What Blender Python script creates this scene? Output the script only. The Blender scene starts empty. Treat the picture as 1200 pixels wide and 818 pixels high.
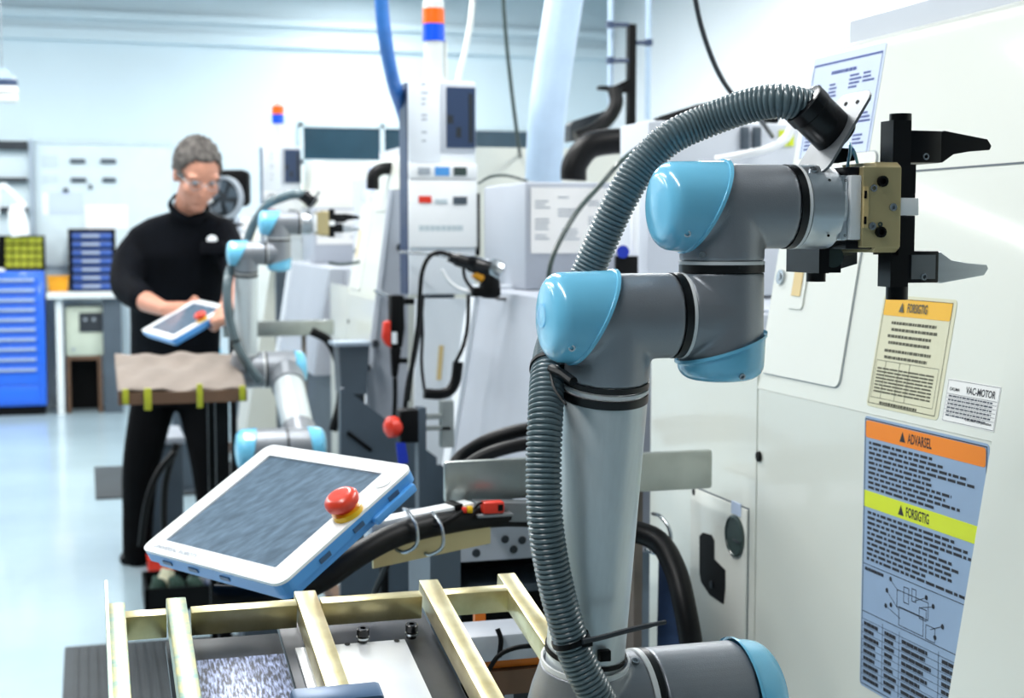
import bpy, bmesh, math, random
from mathutils import Vector, Matrix
random.seed(7)
V = Vector
# ------------------------------------------------------------------ camera
# The world axes follow the machine row: +Y runs along the row of lathes, +X points at them.
FPX, CX, CY, EYE = 1700.0, 600.0, 409.0, 1.38
PITCH = math.atan(134 / 1700); YAW = math.atan(500 / math.hypot(1700, 134))
SC = bpy.context.scene
COL = SC.collection
cam_d = bpy.data.cameras.new('camera'); cam = bpy.data.objects.new('camera', cam_d); COL.objects.link(cam)
cam.location = (0, 0, EYE); cam.rotation_euler = (math.pi / 2 - PITCH, 0, -YAW)
cam_d.sensor_width = 36; cam_d.lens = 36 * FPX / 1200; cam_d.clip_start = .05; cam_d.clip_end = 60
cam_d.dof.use_dof = True; cam_d.dof.focus_distance = 1.40; cam_d.dof.aperture_fstop = 8.5
SC.camera = cam
vs = SC.view_settings
vs.view_transform = 'Standard'; vs.look = 'None'; vs.gamma = 1; vs.use_curve_mapping = False
vs.exposure = -.02
# ------------------------------------------------------------------ light
w = bpy.data.worlds.new('world'); SC.world = w; w.use_nodes = True
bg = w.node_tree.nodes['Background']; bg.inputs[0].default_value = (.80, .92, 1, 1); bg.inputs[1].default_value = .24
def area(name, loc, size, sizey, power, color=(1, 1, 1), rot=(0, 0, 0)):
    l = bpy.data.lights.new(name, 'AREA'); l.shape = 'RECTANGLE'; l.size = size; l.size_y = sizey
    l.energy = power; l.color = color
    o = bpy.data.objects.new(name, l); o.location = loc; o.rotation_euler = rot; COL.objects.link(o); return o
LAMPS = [(-.9, 1.1, 3.36), (.35, 4.3, 3.36), (2.6, 2.2, 3.36), (-2.2, 5.2, 3.36), (.3, 8.6, 3.36), (3.0, 7.4, 3.36), (-2.2, 9.6, 3.36), (2.2, 10.4, 3.36)]  # last entry is an unseen lamp added to brighten the back wall
LAMPS2 = [(-4.55, 10.15, 3.36), (-4.55, 6.6, 3.36)]      # row set crosswise over the tool store
for x, y, z in LAMPS2: area('luminaire_light', (x, y, z), 2.4, .28, 105, (1, .99, .965))
for i, (x, y, z) in enumerate(LAMPS):
    area('luminaire_light', (x, y, z), .28, 2.4, (64, 95, 95, 105, 98, 105, 95, 75)[i], (1, .99, .965))
# ------------------------------------------------------------------ rays
F0 = V((math.sin(YAW), math.cos(YAW), 0)); RT = V((math.cos(YAW), -math.sin(YAW), 0)); ZZ = V((0, 0, 1))
FW = F0 * math.cos(PITCH) - ZZ * math.sin(PITCH); UP = F0 * math.sin(PITCH) + ZZ * math.cos(PITCH)
CAM = V((0, 0, EYE))
def ray(x, y): return FW + RT * ((x - CX) / FPX) - UP * ((y - CY) / FPX)
def onx(x, y, c): d = ray(x, y); return CAM + d * (c / d.x)
def ony(x, y, c): d = ray(x, y); return CAM + d * (c / d.y)
def onz(x, y, c): d = ray(x, y); return CAM + d * ((c - EYE) / d.z)
def atd(x, y, D): return CAM + ray(x, y) * D
def onp(x, y, p0, n): d = ray(x, y); return CAM + d * ((V(p0) - CAM).dot(n) / d.dot(n))
# ------------------------------------------------------------------ materials
def lin(c):
    c = [int(c[i:i + 2], 16) / 255 for i in (0, 2, 4)] if isinstance(c, str) else c
    return tuple(v / 12.92 if v <= .04045 else ((v + .055) / 1.055) ** 2.4 for v in c) + (1,)
MATS = {}
def mat(name, col, rough=.5, metal=0, var=.06, scale=8, bump=0, bscale=200, coat=0, stretch=None, emit=None, col2=None, spec=.5, trans=0, pos=(.3, .7)):
    m = bpy.data.materials.new(name); m.use_nodes = True; nt = m.node_tree; b = nt.nodes['Principled BSDF']
    c = lin(col)
    b.inputs['Roughness'].default_value = rough; b.inputs['Metallic'].default_value = metal
    b.inputs['Specular IOR Level'].default_value = spec
    if coat: b.inputs['Coat Weight'].default_value = coat; b.inputs['Coat Roughness'].default_value = .06
    if trans: b.inputs['Transmission Weight'].default_value = trans
    tc = nt.nodes.new('ShaderNodeTexCoord'); mp = nt.nodes.new('ShaderNodeMapping')
    nt.links.new(tc.outputs['Object'], mp.inputs[0])
    if stretch: mp.inputs['Scale'].default_value = stretch
    n = nt.nodes.new('ShaderNodeTexNoise'); n.inputs['Scale'].default_value = scale; n.inputs['Detail'].default_value = 5
    nt.links.new(mp.outputs[0], n.inputs['Vector'])
    r = nt.nodes.new('ShaderNodeValToRGB')
    r.color_ramp.elements[0].position, r.color_ramp.elements[1].position = pos
    if col2: r.color_ramp.elements[0].color = lin(col2); r.color_ramp.elements[1].color = c
    else:
        r.color_ramp.elements[0].color = tuple(max(0, v * (1 - var)) for v in c[:3]) + (1,)
        r.color_ramp.elements[1].color = tuple(min(1, v * (1 + var)) for v in c[:3]) + (1,)
    nt.links.new(n.outputs[0], r.inputs[0]); nt.links.new(r.outputs[0], b.inputs['Base Color'])
    if bump:
        n2 = nt.nodes.new('ShaderNodeTexNoise'); n2.inputs['Scale'].default_value = bscale; nt.links.new(mp.outputs[0], n2.inputs['Vector'])
        bp = nt.nodes.new('ShaderNodeBump'); bp.inputs['Strength'].default_value = bump; bp.inputs['Distance'].default_value = .002
        nt.links.new(n2.outputs[0], bp.inputs['Height']); nt.links.new(bp.outputs[0], b.inputs['Normal'])
    if emit: b.inputs['Emission Color'].default_value = lin(emit[0]); b.inputs['Emission Strength'].default_value = emit[1]
    MATS[name] = m; return m
mat('wall', 'c9dbe4', .7, var=.03, scale=1.2)
mat('wall_right', 'eef3f6', .7, var=.02, scale=1.2)
mat('ceiling', '8d979c', .8, var=.03, scale=2)
mat('wall_dim', '6d777c', .8, var=.03, scale=2)
mat('floor', 'a4bac4', .22, var=.10, scale=1.1, coat=.2)
mat('cream', 'd9dcd3', .34, var=.015, scale=3, coat=.35)
mat('cream_door', 'dfe1d9', .36, var=.015, scale=3, coat=.3)
mat('machine_grey', 'a6acb6', .45, var=.04, scale=4)
mat('machine_pale', 'c6ccd5', .45, var=.03, scale=4)
mat('machine_white', 'e6ecf2', .35, var=.02, scale=4, coat=.2)
mat('slate', '46525d', .5, var=.12, scale=6)
mat('slate_dark', '1d252d', .5, var=.15, scale=6)
mat('navy', '2a3d5c', .4, var=.12, scale=6)
mat('black', '060709', .5, var=.2, scale=20, spec=.15)
mat('black_gloss', '07080c', .25, var=.2, scale=20, spec=.4)
mat('rubber', '060709', .45, var=.2, scale=30, spec=.22)
mat('seal_black', '08090b', .35, var=.1, scale=20)
mat('seal_white', 'e4e7e8', .4, var=.05, scale=20)
mat('robot_grey', '93979d', .38, metal=.5, var=.07, scale=14, bump=.12, bscale=900)
mat('robot_tube', 'd4dcdf', .33, metal=.35, var=.03, scale=6, stretch=(40, 40, 1), bump=.03, bscale=60)
mat('robot_blue', '78cbee', .20, var=.03, scale=6, coat=.5)
mat('aluminium', 'cfd5da', .30, metal=.85, var=.06, scale=10, stretch=(1, 1, 12), bump=.05, bscale=200)
mat('aluminium_dull', '777c80', .45, metal=.5, var=.12, scale=14)
mat('steel', 'b4babf', .25, metal=.9, var=.12, scale=18)
mat('stainless', 'a7aca8', .30, metal=.85, var=.25, scale=9)
mat('gold_body', 'c3b487', .38, metal=.45, var=.05, scale=10)
mat('black_anodised', '04060b', .34, metal=.0, spec=.3, var=.2, scale=40, stretch=(1, 1, 14))
mat('hose', '5f7076', .26, var=.10, scale=30, spec=.6)
mat('white_plastic', 'eef1f3', .35, var=.015, scale=6, coat=.15)
mat('pendant_white', 'eceff2', .33, var=.015, scale=6)
mat('pendant_blue', '4a93d6', .35, var=.05, scale=10, coat=.2)
mat('screen', '5f7284', .22, var=.3, scale=42, stretch=(1, 2.5, 1), coat=.2, bump=.15, bscale=90)
mat('estop_red', 'd8402a', .3, var=.05, scale=10, coat=.2)
mat('yellow', 'e8b90e', .35, var=.05, scale=10)
mat('yellow_lime', 'd3e02c', .45, var=.03, scale=10)
mat('sticker_amber', 'e3ac12', .5, var=.02, scale=10)
mat('sticker_orange', 'f0861a', .5, var=.02, scale=10)
mat('sticker_cream', 'cfcdb0', .5, var=.03, scale=10)
mat('sticker_blue', '93aac6', .4, var=.03, scale=10)
mat('sticker_sheet', 'cddbf2', .5, var=.03, scale=10)
mat('sticker_white', 'e4e4e2', .5, var=.03, scale=10)
mat('ink', '1b1d26', .6, var=.05)
mat('ink_olive', '4b4a36', .6, var=.1)
mat('ink_blue', '3a4f96', .6, var=.1)
mat('ink_grey', '9aa3ac', .6, var=.1)
mat('ink_pale', 'b8c6cc', .6, var=.1)
mat('zinc', 'bfb47c', .34, metal=.6, var=.1, scale=60, col2='5f8f8c')
mat('zinc_warm', 'e6dcb0', .30, metal=.8, var=.1, scale=24, col2='c2b27e')
mat('plate_dark', '2b3038', .45, metal=.3, var=.3, scale=26)
mat('plate_scratched', 'aab8e0', .42, metal=.35, scale=420, stretch=(1, .10, 1), col2='171d2e', pos=(.40, .74))
mat('plate_bright', 'e8ebee', .30, metal=.5, var=.05, scale=14)
mat('blue_steel', '3a5878', .4, metal=.2, var=.1, scale=10)
mat('orange', 'd9761b', .45, var=.15, scale=12)
mat('orange_lens', 'e8651a', .25, var=.05, emit=('ff6a10', .15))
mat('blue_lens', '1450d8', .25, var=.05, emit=('1060ff', .15))
mat('lens_clear', 'e2e4de', .3, var=.03)
mat('blue_hose', '3f7fd0', .3, var=.1, scale=20, coat=.3)
mat('duct', 'b4cbe2', .35, var=.06, scale=12)
mat('window_dark', '24404f', .15, var=.25, scale=2)
mat('window_frame', 'c2d3da', .5)
mat('cabinet_blue', '1a62d8', .35, var=.05, scale=6, coat=.2)
mat('handle_alu', 'a5b4c2', .4, metal=.6)
mat('olive_bin', 'a3a824', .5, var=.15, scale=20)
mat('orange_bin', 'e09a12', .45, var=.08)
mat('tray_blue', '2e4f96', .4, var=.2, scale=12)
mat('bench_white', 'd2d9da', .5, var=.04)
mat('box_green', 'b9c2b2', .5, var=.06)
mat('wood_brown', '5c4330', .6, var=.15, scale=14)
mat('board', 'cfdfe6', .4, var=.03, coat=.2)
mat('paper', 'eef2f6', .7, var=.02)
mat('paper_blue', 'c3d2ea', .7, var=.02)
mat('cloth_brown', '7d736b', .85, var=.1, scale=12, bump=.2, bscale=80)
mat('skin', 'c98f78', .5, var=.08, scale=20)
mat('hair', '6f6a66', .8, var=.1, scale=45, col2='2a2624', bump=.5, bscale=300)
mat('shirt', '05080f', .8, var=.25, scale=20, bump=.2, bscale=150, spec=.12)
mat('trousers', '030406', .85, var=.3, scale=20, spec=.1)
mat('mat_rubber', '30363a', .7, var=.15, scale=10)
mat('lamp_glow', 'ffffff', .4, emit=('f4faff', 6))
mat('green_cloth', '2a453c', .85, var=.3, scale=20)
mat('red', 'd8321c', .4, var=.08)
mat('royal_blue', '1a35b0', .4, var=.08)
mat('beige_handle', 'd9bf86', .45, var=.05)
mat('gauge', '3b4a48', .25, var=.2, scale=10)
mat('label_text_dark', '3c4250', .6)
# ------------------------------------------------------------------ mesh helpers
def perp(d):
    d = V(d).normalized(); a = V((0, 0, 1)) if abs(d.z) < .9 else V((1, 0, 0))
    u = a.cross(d).normalized(); return u, d.cross(u)
class G:
    def __init__(s): s.v = []; s.f = []
    def add(s, vs, fs):
        n = len(s.v); s.v += [V(p) for p in vs]; s.f += [tuple(i + n for i in f) for f in fs]; return s
    def box(s, a, b):
        (x0, y0, z0), (x1, y1, z1) = a, b
        return s.add([(x0, y0, z0), (x1, y0, z0), (x1, y1, z0), (x0, y1, z0), (x0, y0, z1), (x1, y0, z1), (x1, y1, z1), (x0, y1, z1)],
                     [(0, 3, 2, 1), (4, 5, 6, 7), (0, 1, 5, 4), (1, 2, 6, 5), (2, 3, 7, 6), (3, 0, 4, 7)])
    def obox(s, o, u, v, w):     # corner + three edge vectors
        o, u, v, w = V(o), V(u), V(v), V(w)
        return s.add([o, o + u, o + u + v, o + v, o + w, o + u + w, o + u + v + w, o + v + w],
                     [(0, 3, 2, 1), (4, 5, 6, 7), (0, 1, 5, 4), (1, 2, 6, 5), (2, 3, 7, 6), (3, 0, 4, 7)])
    def cbox(s, c, u, v, w): return s.obox(V(c) - (V(u) + V(v) + V(w)) / 2, u, v, w)
    def prism(s, pts, ext):
        n = len(pts); e = V(ext)
        return s.add(list(map(V, pts)) + [V(p) + e for p in pts], [tuple(range(n - 1, -1, -1)), tuple(range(n, 2 * n))] + [(i, (i + 1) % n, n + (i + 1) % n, n + i) for i in range(n)])
    def cyl(s, a, b, r0, r1=None, n=32, caps=True):
        return s.lathe(a, V(b) - V(a), [(0, r0), ((V(b) - V(a)).length, r0 if r1 is None else r1)], n, caps)
    def lathe(s, o, d, prof, n=32, caps=True):
        o, d = V(o), V(d).normalized(); u, w = perp(d); vs, fs = [], []
        for (t, r) in prof:
            for k in range(n):
                a = 2 * math.pi * k / n; vs.append(o + d * t + (u * math.cos(a) + w * math.sin(a)) * max(r, 1e-5))
        for i in range(len(prof) - 1):
            for k in range(n): k2 = (k + 1) % n; fs.append((i * n + k, i * n + k2, (i + 1) * n + k2, (i + 1) * n + k))
        if caps: fs.append(tuple(range(n - 1, -1, -1))); m = (len(prof) - 1) * n; fs.append(tuple(range(m, m + n)))
        return s.add(vs, fs)
    def sphere(s, c, r, n=20, m=12, ax=None):
        c = V(c); r = r if hasattr(r, '__len__') else (r, r, r); vs, fs = [], []
        X, Y, Z = ax if ax else (V((1, 0, 0)), V((0, 1, 0)), V((0, 0, 1)))
        for i in range(m + 1):
            t = math.pi * i / m
            for k in range(n):
                a = 2 * math.pi * k / n
                vs.append(c + X * r[0] * math.sin(t) * math.cos(a) + Y * r[1] * math.sin(t) * math.sin(a) + Z * r[2] * math.cos(t))
        for i in range(m):
            for k in range(n): k2 = (k + 1) % n; fs.append((i * n + k, (i + 1) * n + k, (i + 1) * n + k2, i * n + k2))
        return s.add(vs, fs)
    def tube(s, pts, r, n=12, radf=None, caps=True):
        pts = [V(p) for p in pts]; vs, fs = [], []; u = None
        for i, p in enumerate(pts):
            t = (pts[min(i + 1, len(pts) - 1)] - pts[max(i - 1, 0)]).normalized()
            if u is None: u, _ = perp(t)
            u = (u - t * u.dot(t)).normalized(); w = t.cross(u); rr = radf(i) if radf else r
            for k in range(n): a = 2 * math.pi * k / n; vs.append(p + (u * math.cos(a) + w * math.sin(a)) * rr)
        for i in range(len(pts) - 1):
            for k in range(n): k2 = (k + 1) % n; fs.append((i * n + k, i * n + k2, (i + 1) * n + k2, (i + 1) * n + k))
        if caps: fs.append(tuple(range(n - 1, -1, -1))); m = (len(pts) - 1) * n; fs.append(tuple(range(m, m + n)))
        return s.add(vs, fs)
    def quad(s, a, b, c, d): return s.add([a, b, c, d], [(0, 1, 2, 3)])
def spline(pts, per=10):
    P = [V(p) for p in pts]; P = [P[0] * 2 - P[1]] + P + [P[-1] * 2 - P[-2]]; out = []
    for i in range(1, len(P) - 2):
        a, b, c, d = P[i - 1:i + 3]
        for k in range(per):
            t = k / per
            out.append(.5 * ((2 * b) + (c - a) * t + (2 * a - 5 * b + 4 * c - d) * t * t + (3 * b - a - 3 * c + d) * t ** 3))
    out.append(P[-2]); return out
def resample(pts, step):
    out = [pts[0]]; acc = 0
    for a, b in zip(pts, pts[1:]):
        L = (b - a).length; t = step - acc
        while t <= L: out.append(a + (b - a) * (t / L)); t += step
        acc = L - (t - step)
    return out
WL = {}
def build(name, g, material, parent=None, smooth=True, bevel=0, seg=2, angle=35, kind=None, label=None, recalc=True):
    me = bpy.data.meshes.new(name)
    c = V((0, 0, 0))
    if parent is not None or True:
        lo = [min(p[i] for p in g.v) for i in range(3)]; hi = [max(p[i] for p in g.v) for i in range(3)]
        c = V(((lo[0] + hi[0]) / 2, (lo[1] + hi[1]) / 2, lo[2]))
    me.from_pydata([p - c for p in g.v], [], g.f)
    if recalc or bevel:
        bm = bmesh.new(); bm.from_mesh(me)
        bmesh.ops.recalc_face_normals(bm, faces=bm.faces)
        if bevel:
            ed = [e for e in bm.edges if len(e.link_faces) == 2 and e.calc_face_angle(0) > .6]
            bmesh.ops.bevel(bm, geom=ed, offset=bevel, segments=seg, affect='EDGES', profile=.5, clamp_overlap=True)
        bm.to_mesh(me); bm.free()
    if smooth:
        me.polygons.foreach_set('use_smooth', [True] * len(me.polygons)); me.set_sharp_from_angle(angle=math.radians(angle))
    me.materials.append(MATS[material] if isinstance(material, str) else material)
    o = bpy.data.objects.new(name, me); COL.objects.link(o)
    WL[o.name] = c
    if parent is not None: o.parent = parent; o.location = c - WL[parent.name]
    else: o.location = c
    if kind: o['kind'] = kind
    if label: o['label'] = label
    return o
def tag(o, label, cat, group=None):
    o['label'] = label; o['category'] = cat
    if group: o['group'] = group
    return o
def thing(name, loc, label, cat, group=None):
    o = bpy.data.objects.new(name, None); COL.objects.link(o); o.location = loc; o.empty_display_size = .05; WL[o.name] = V(loc)
    return tag(o, label, cat, group)
def struct(name, g, m, **k):
    o = build(name, g, m, **k); o['kind'] = 'structure'; return o
def copy_tree(o, off, parent=None, skip=()):
    c = o.copy(); COL.objects.link(c); WL[c.name] = WL[o.name] + V(off)
    if parent is not None: c.parent = parent
    else: c.location = o.location + V(off)
    for ch in [x for x in bpy.data.objects if x.parent == o]:
        if not ch.name.startswith(skip) or not skip: copy_tree(ch, off, c)
    return c
TXT = {}
def text_geo(g, body, o, u, v, height, width=None, align='L', font_w=1.0):
    """lay real lettering on the plane (o,u,v); height = capital height"""
    if body not in TXT:
        cu = bpy.data.curves.new('t', 'FONT'); cu.body = body; cu.resolution_u = 3; cu.offset = .018
        ob = bpy.data.objects.new('t', cu); COL.objects.link(ob); bpy.context.view_layer.update()
        me = ob.to_mesh(); TXT[body] = ([p.co.copy() for p in me.vertices], [tuple(p.vertices) for p in me.polygons])
        ob.to_mesh_clear(); bpy.data.objects.remove(ob); bpy.data.curves.remove(cu)
    vs, fs = TXT[body]; x0 = min(p.x for p in vs); x1 = max(p.x for p in vs); y0 = min(p.y for p in vs); y1 = max(p.y for p in vs)
    sy = height / (y1 - y0); sx = width / (x1 - x0) if width else sy * font_w
    off = -(x1 - x0) * sx / 2 if align == 'C' else 0
    o, u, v = V(o), V(u).normalized(), V(v).normalized()
    g.add([o + u * ((p.x - x0) * sx + off) + v * ((p.y - y0) * sy) for p in vs], fs)
def fine_lines(g, o, u, v, width, height, rows, rnd, fill=.6, ragged=True, wmin=.02, wmax=.09, indent=0):
    """unreadable small print: rows of word-length strokes"""
    o, u, v = V(o), V(u).normalized(), V(v).normalized(); rh = height / rows
    for r in range(rows):
        x = indent; end = width * (rnd.uniform(.55, 1) if ragged else 1)
        while x < end:
            wl = min(width * rnd.uniform(wmin, wmax), end - x); a = o + u * x - v * (rh * (r + .5 + fill / 2))
            if wl > 0: g.quad(a, a + u * wl, a + u * wl + v * rh * fill, a + v * rh * fill)
            x += wl + width * .012
def frame_lines(g, o, u, v, w, h, t):
    o, u, v = V(o), V(u).normalized(), V(v).normalized()   # o = top-left, v = up
    for (x, y, ww, hh) in ((0, 0, w, t), (0, h - t, w, t), (0, 0, t, h), (w - t, 0, t, h)):
        a = o + u * x - v * (y + hh); g.quad(a, a + u * ww, a + u * ww + v * hh, a + v * hh)
def rrect(o, u, v, w, h, r, n=5):   # rounded outline, o = bottom-left
    o, u, v = V(o), V(u).normalized(), V(v).normalized(); pts = []
    for cx, cy, a0 in ((w - r, r, -90), (w - r, h - r, 0), (r, h - r, 90), (r, r, 180)):
        for k in range(n + 1):
            a = math.radians(a0 + 90 * k / n); pts.append(o + u * (cx + r * math.cos(a)) + v * (cy + r * math.sin(a)))
    return pts
X_, Y_, Z_ = V((1, 0, 0)), V((0, 1, 0)), V((0, 0, 1))
# ================================================================== the setting
YB, XR = 12.2, 4.5          # back wall, right wall
struct('floor', G().box((-7, -3, -.1), (XR + .15, YB + .15, 0)), 'floor', smooth=False)
struct('wall_back', G().box((-7, YB, 0), (XR + .15, YB + .15, 4.6)), 'wall', smooth=False)
struct('wall_right', G().box((XR, -3, 0), (XR + .15, YB, 4.6)), 'wall_right', smooth=False)
struct('ceiling', G().box((-7, -3, 4.6), (XR + .15, YB + .15, 4.7)), 'ceiling', smooth=False)
struct('wall_front', G().box((-7, -3.15, 0), (XR + .15, -3, 4.6)), 'wall_dim', smooth=False)
struct('wall_left', G().box((-7.15, -3.15, 0), (-7, YB + .15, 4.6)), 'wall_dim', smooth=False)
for i, (y, h) in enumerate(((22, .07), (45, .10))):
    z = ony(200, y, YB).z
    struct('trim_%d' % (i + 1), G().box((-7, YB - .06, z - h / 2), (XR, YB, z + h / 2)), 'wall', smooth=False, bevel=.01)
struct('baseboard_back', G().box((-7, YB - .02, 0), (XR, YB, .1)), 'window_frame', smooth=False)
def window(n, x0, x1, y0, y1, panes):
    a, b = ony(x0, y1, YB), ony(x1, y0, YB)
    fr = G(); t = .035
    fr.box((a.x, YB - .05, b.z - t), (b.x, YB + .0, b.z)).box((a.x, YB - .05, a.z), (b.x, YB, a.z + t))
    for k in range(panes + 1):
        xx = a.x + (b.x - a.x - t) * k / panes; fr.box((xx, YB - .05, a.z), (xx + t, YB, b.z))
    w_ = build('window_%d' % n, fr, 'window_frame', smooth=False); w_['kind'] = 'structure'
    for k in range(panes):
        xa_, xb_ = a.x + (b.x - a.x - t) * k / panes + t, a.x + (b.x - a.x - t) * (k + 1) / panes
        build('pane', G().box((xa_, YB - .03, a.z + t), (xb_, YB - .01, b.z - t)), 'window_dark', w_, smooth=False)
window(1, 350, 630, 150, 192, 3)
# ceiling luminaires hang on wires; each area light sits just under its diffuser
for i, (x, y, z) in enumerate(LAMPS):
    t = thing('ceiling_luminaire', (x, y, z), 'long suspended fluorescent luminaire over the machine hall', 'lamp', 'suspended fluorescent luminaires')  # the final luminaire is an addition that lifts the back wall
    build('housing', G().prism([(x - .16, y - 1.25, z + .03), (x + .16, y - 1.25, z + .03), (x + .09, y - 1.25, z + .12), (x - .09, y - 1.25, z + .12)], (0, 2.5, 0)), 'machine_white', t, smooth=False)
    build('diffuser', G().box((x - .14, y - 1.22, z + .015), (x + .14, y + 1.22, z + .03)), 'lamp_glow', t, smooth=False)
    for s in (-1, 1): build('wire', G().cyl((x, y + s, z + .12), (x, y + s, 4.6), .004, n=8), 'steel', t)
for (x, y, z) in LAMPS2:
    t = thing('ceiling_luminaire', (x, y, z), 'suspended fluorescent luminaire set crosswise over the tool store', 'lamp', 'suspended fluorescent luminaires')
    build('housing', G().prism([(x - 1.25, y - .16, z + .03), (x - 1.25, y + .16, z + .03), (x - 1.25, y + .09, z + .12), (x - 1.25, y - .09, z + .12)], (2.5, 0, 0)), 'machine_white', t, smooth=False)
    build('diffuser', G().box((x - 1.22, y - .14, z + .015), (x + 1.22, y + .14, z + .03)), 'lamp_glow', t, smooth=False)
    for s in (-1, 1): build('wire', G().cyl((x + s, y, z + .12), (x + s, y, 4.6), .004, n=8), 'steel', t)
# ================================================================== robots
def cap_geo(c, ax, up, R, L, e_up, e_dn, n=48):
    """domed joint cover: closed end at L along ax, open edge cut on a slant"""
    g = G(); c, ax, up = V(c), V(ax), V(up); side = ax.cross(up); rd = R * .42
    rows = [(0, 1.035), (.003, 1.035), (.0035, 1.0)]; vs, fs = [], []
    ring = []
    for k in range(n):
        a = 2 * math.pi * k / n; d = up * math.cos(a) + side * math.sin(a)
        se = (e_up + e_dn) / 2 + (e_up - e_dn) / 2 * math.cos(a); col = []
        for (t, rr) in rows: col.append(c + ax * (se + t) + d * R * rr)
        s1 = L - rd
        for j in range(1, 4): s_ = se + .004 + (s1 - se - .004) * j / 3; col.append(c + ax * s_ + d * R * (1 - .03 * j / 3))
        for j in range(1, 7):
            b = math.pi / 2 * j / 6; col.append(c + ax * (s1 + rd * .85 * math.sin(b)) + d * (R * .97 - rd + rd * math.cos(b)))
        for j in range(1, 4):
            q = 1 - j / 3; col.append(c + ax * (s1 + rd * .85 + .15 * rd * (1 - q * q)) + d * ((R * .97 - rd) * max(q, .001)))
        ring.append(col)
    m = len(ring[0])
    for k in range(n):
        for j in range(m - 1):
            k2 = (k + 1) % n; fs.append((k * m + j, k * m + j + 1, k2 * m + j + 1, k2 * m + j))
    return g.add([p for col in ring for p in col], fs)
def band(root, c, ax, r, w, m, name='seal_ring'):
    ax = V(ax); return build(name, G().lathe(V(c) - ax * w / 2, ax, [(0, r - .002), (0, r), (w, r), (w, r - .002)], 48, False), m, root)
def screw(parent, p, d, r=.003, m='steel', name='screw'):
    d = V(d).normalized()
    return build(name, G().lathe(V(p) - d * .001, d, [(0, r), (r * .9, r), (r * .9, r * .55), (r * .3, r * .5)], 12), m, parent)
Y0 = 1.193
def build_robot(off, half_gap, label, detail=True):
    off = V(off); RJ = .0378
    P1 = ony(716, 371, Y0) + off; W2 = ony(845, 371, Y0) + off; W2.z = P1.z
    W3 = V((W2.x, W2.y, ony(868, 242, Y0).z + off.z))
    fd = V((0, .2, -1)).normalized(); E = P1 + fd * .392
    U0 = E + X_ * .13; ud = (V((0, -.25, -.97)) if detail else V((0, -.87, -.49))).normalized(); S0 = U0 + ud * .425
    base = V((S0.x - .12, S0.y, 0))
    root = thing('robot_arm', base, label, 'robot arm', 'robot arms serving the lathes')
    # pedestal, base and shoulder
    zb = S0.z - .215
    build('pedestal', G().box(base + V((-.075, -.09, .0)), base + V((.09, .09, zb))).box(base + V((-.09, -.12, 0)), base + V((.12, .12, .02))), 'slate', root, smooth=False, bevel=.006)
    zb = S0.z - .215
    build('base', G().lathe(base + Z_ * zb, Z_, [(0, .085), (.02, .085), (.025, .072), (S0.z - zb - .02, .068), (S0.z - zb, .06)], 40), 'robot_grey', root)
    sc = V((base.x, S0.y, S0.z))
    build('shoulder_housing', G().cyl(sc - X_ * .05, S0 - X_ * .045, .062, n=40).sphere(sc, .062, 32, 20), 'robot_grey', root)
    build('joint_cap', cap_geo(sc, -X_, Z_, .064, .085, .02, .045), 'robot_blue', root)
    band(root, S0 - X_ * .048, X_, .063, .006, 'seal_black')
    build('upper_arm_housing', G().cyl(S0 - X_ * .044, S0 + X_ * .03, .061, n=40).sphere(S0, .061, 32, 20).cyl(S0, S0 - ud * .09, .056, n=40), 'robot_grey', root)
    build('joint_cap', cap_geo(S0, X_, Z_, .063, .075, .015, .035), 'robot_blue', root)
    build('upper_arm_tube', G().cyl(S0 - ud * .08, U0 + ud * .09, .050, n=40), 'robot_tube', root)
    # elbow
    RE = .060
    build('elbow_housing', G().cyl(U0 - X_ * .062, U0 + X_ * .03, RE, n=48).sphere(U0, RE, 32, 20).cyl(U0, U0 + ud * .1, .056, n=40), 'robot_grey', root)
    build('joint_cap', cap_geo(U0, X_, Z_, RE * 1.02, .072, .028, .034), 'robot_blue', root)
    band(root, U0 - X_ * .066, X_, RE * 1.004, .007, 'seal_black'); band(root, U0 - X_ * .072, X_, RE * 1.006, .005, 'seal_white', 'clamp_ring')
    build('forearm_housing', G().cyl(E + X_ * .0, U0 - X_ * .073, RE * .98, n=48).sphere(E, (RE * .8, RE * .98, RE * .98), 32, 20).lathe(E, -fd, [(0, .054), (.03, .049), (.05, .0435), (.058, .0425), (.058, .036)], 48), 'robot_grey', root)
    band(root, E - fd * .0605, fd, .0418, .005, 'seal_white', 'clamp_ring')
    screw(root, U0 - X_ * .083 + V((0, -.35, .94)).normalized() * RE * .98, V((0, -.35, .94)), .004)
    # forearm tube
    t0 = P1 + fd * .070; t1 = E - fd * .05
    build('forearm_tube', G().lathe(t0, fd, [(0, .0372), (.004, .0380), ((t1 - t0).length, .0368)], 56), 'robot_tube', root)
    band(root, P1 + fd * .0705, fd, .0386, .0075, 'seal_black'); band(root, P1 + fd * .0635, fd, .0384, .003, 'seal_white', 'clamp_ring')
    band(root, P1 + fd * .058, fd, .0383, .005, 'seal_black')
    # wrist 1
    xb = ony(786, 371, Y0).x + off.x
    h1 = build('wrist_housing', G().cyl(P1 + fd * .056, P1, RJ, n=48).cyl(P1 - X_ * .040, V((xb, P1.y, P1.z)), RJ, n=48).sphere(P1, RJ, 40, 24), 'robot_grey', root)
    c1 = build('joint_cap', cap_geo(P1, -X_, Z_, .0405, .064, -.004, .036), 'robot_blue', root)
    band(root, (xb + .0035, P1.y, P1.z), X_, RJ * 1.008, .007, 'seal_black'); band(root, (xb + .0085, P1.y, P1.z), X_, RJ * 1.012, .003, 'seal_white', 'clamp_ring')
    # wrist 2
    zt = ony(845, 319, Y0).z + off.z
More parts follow.
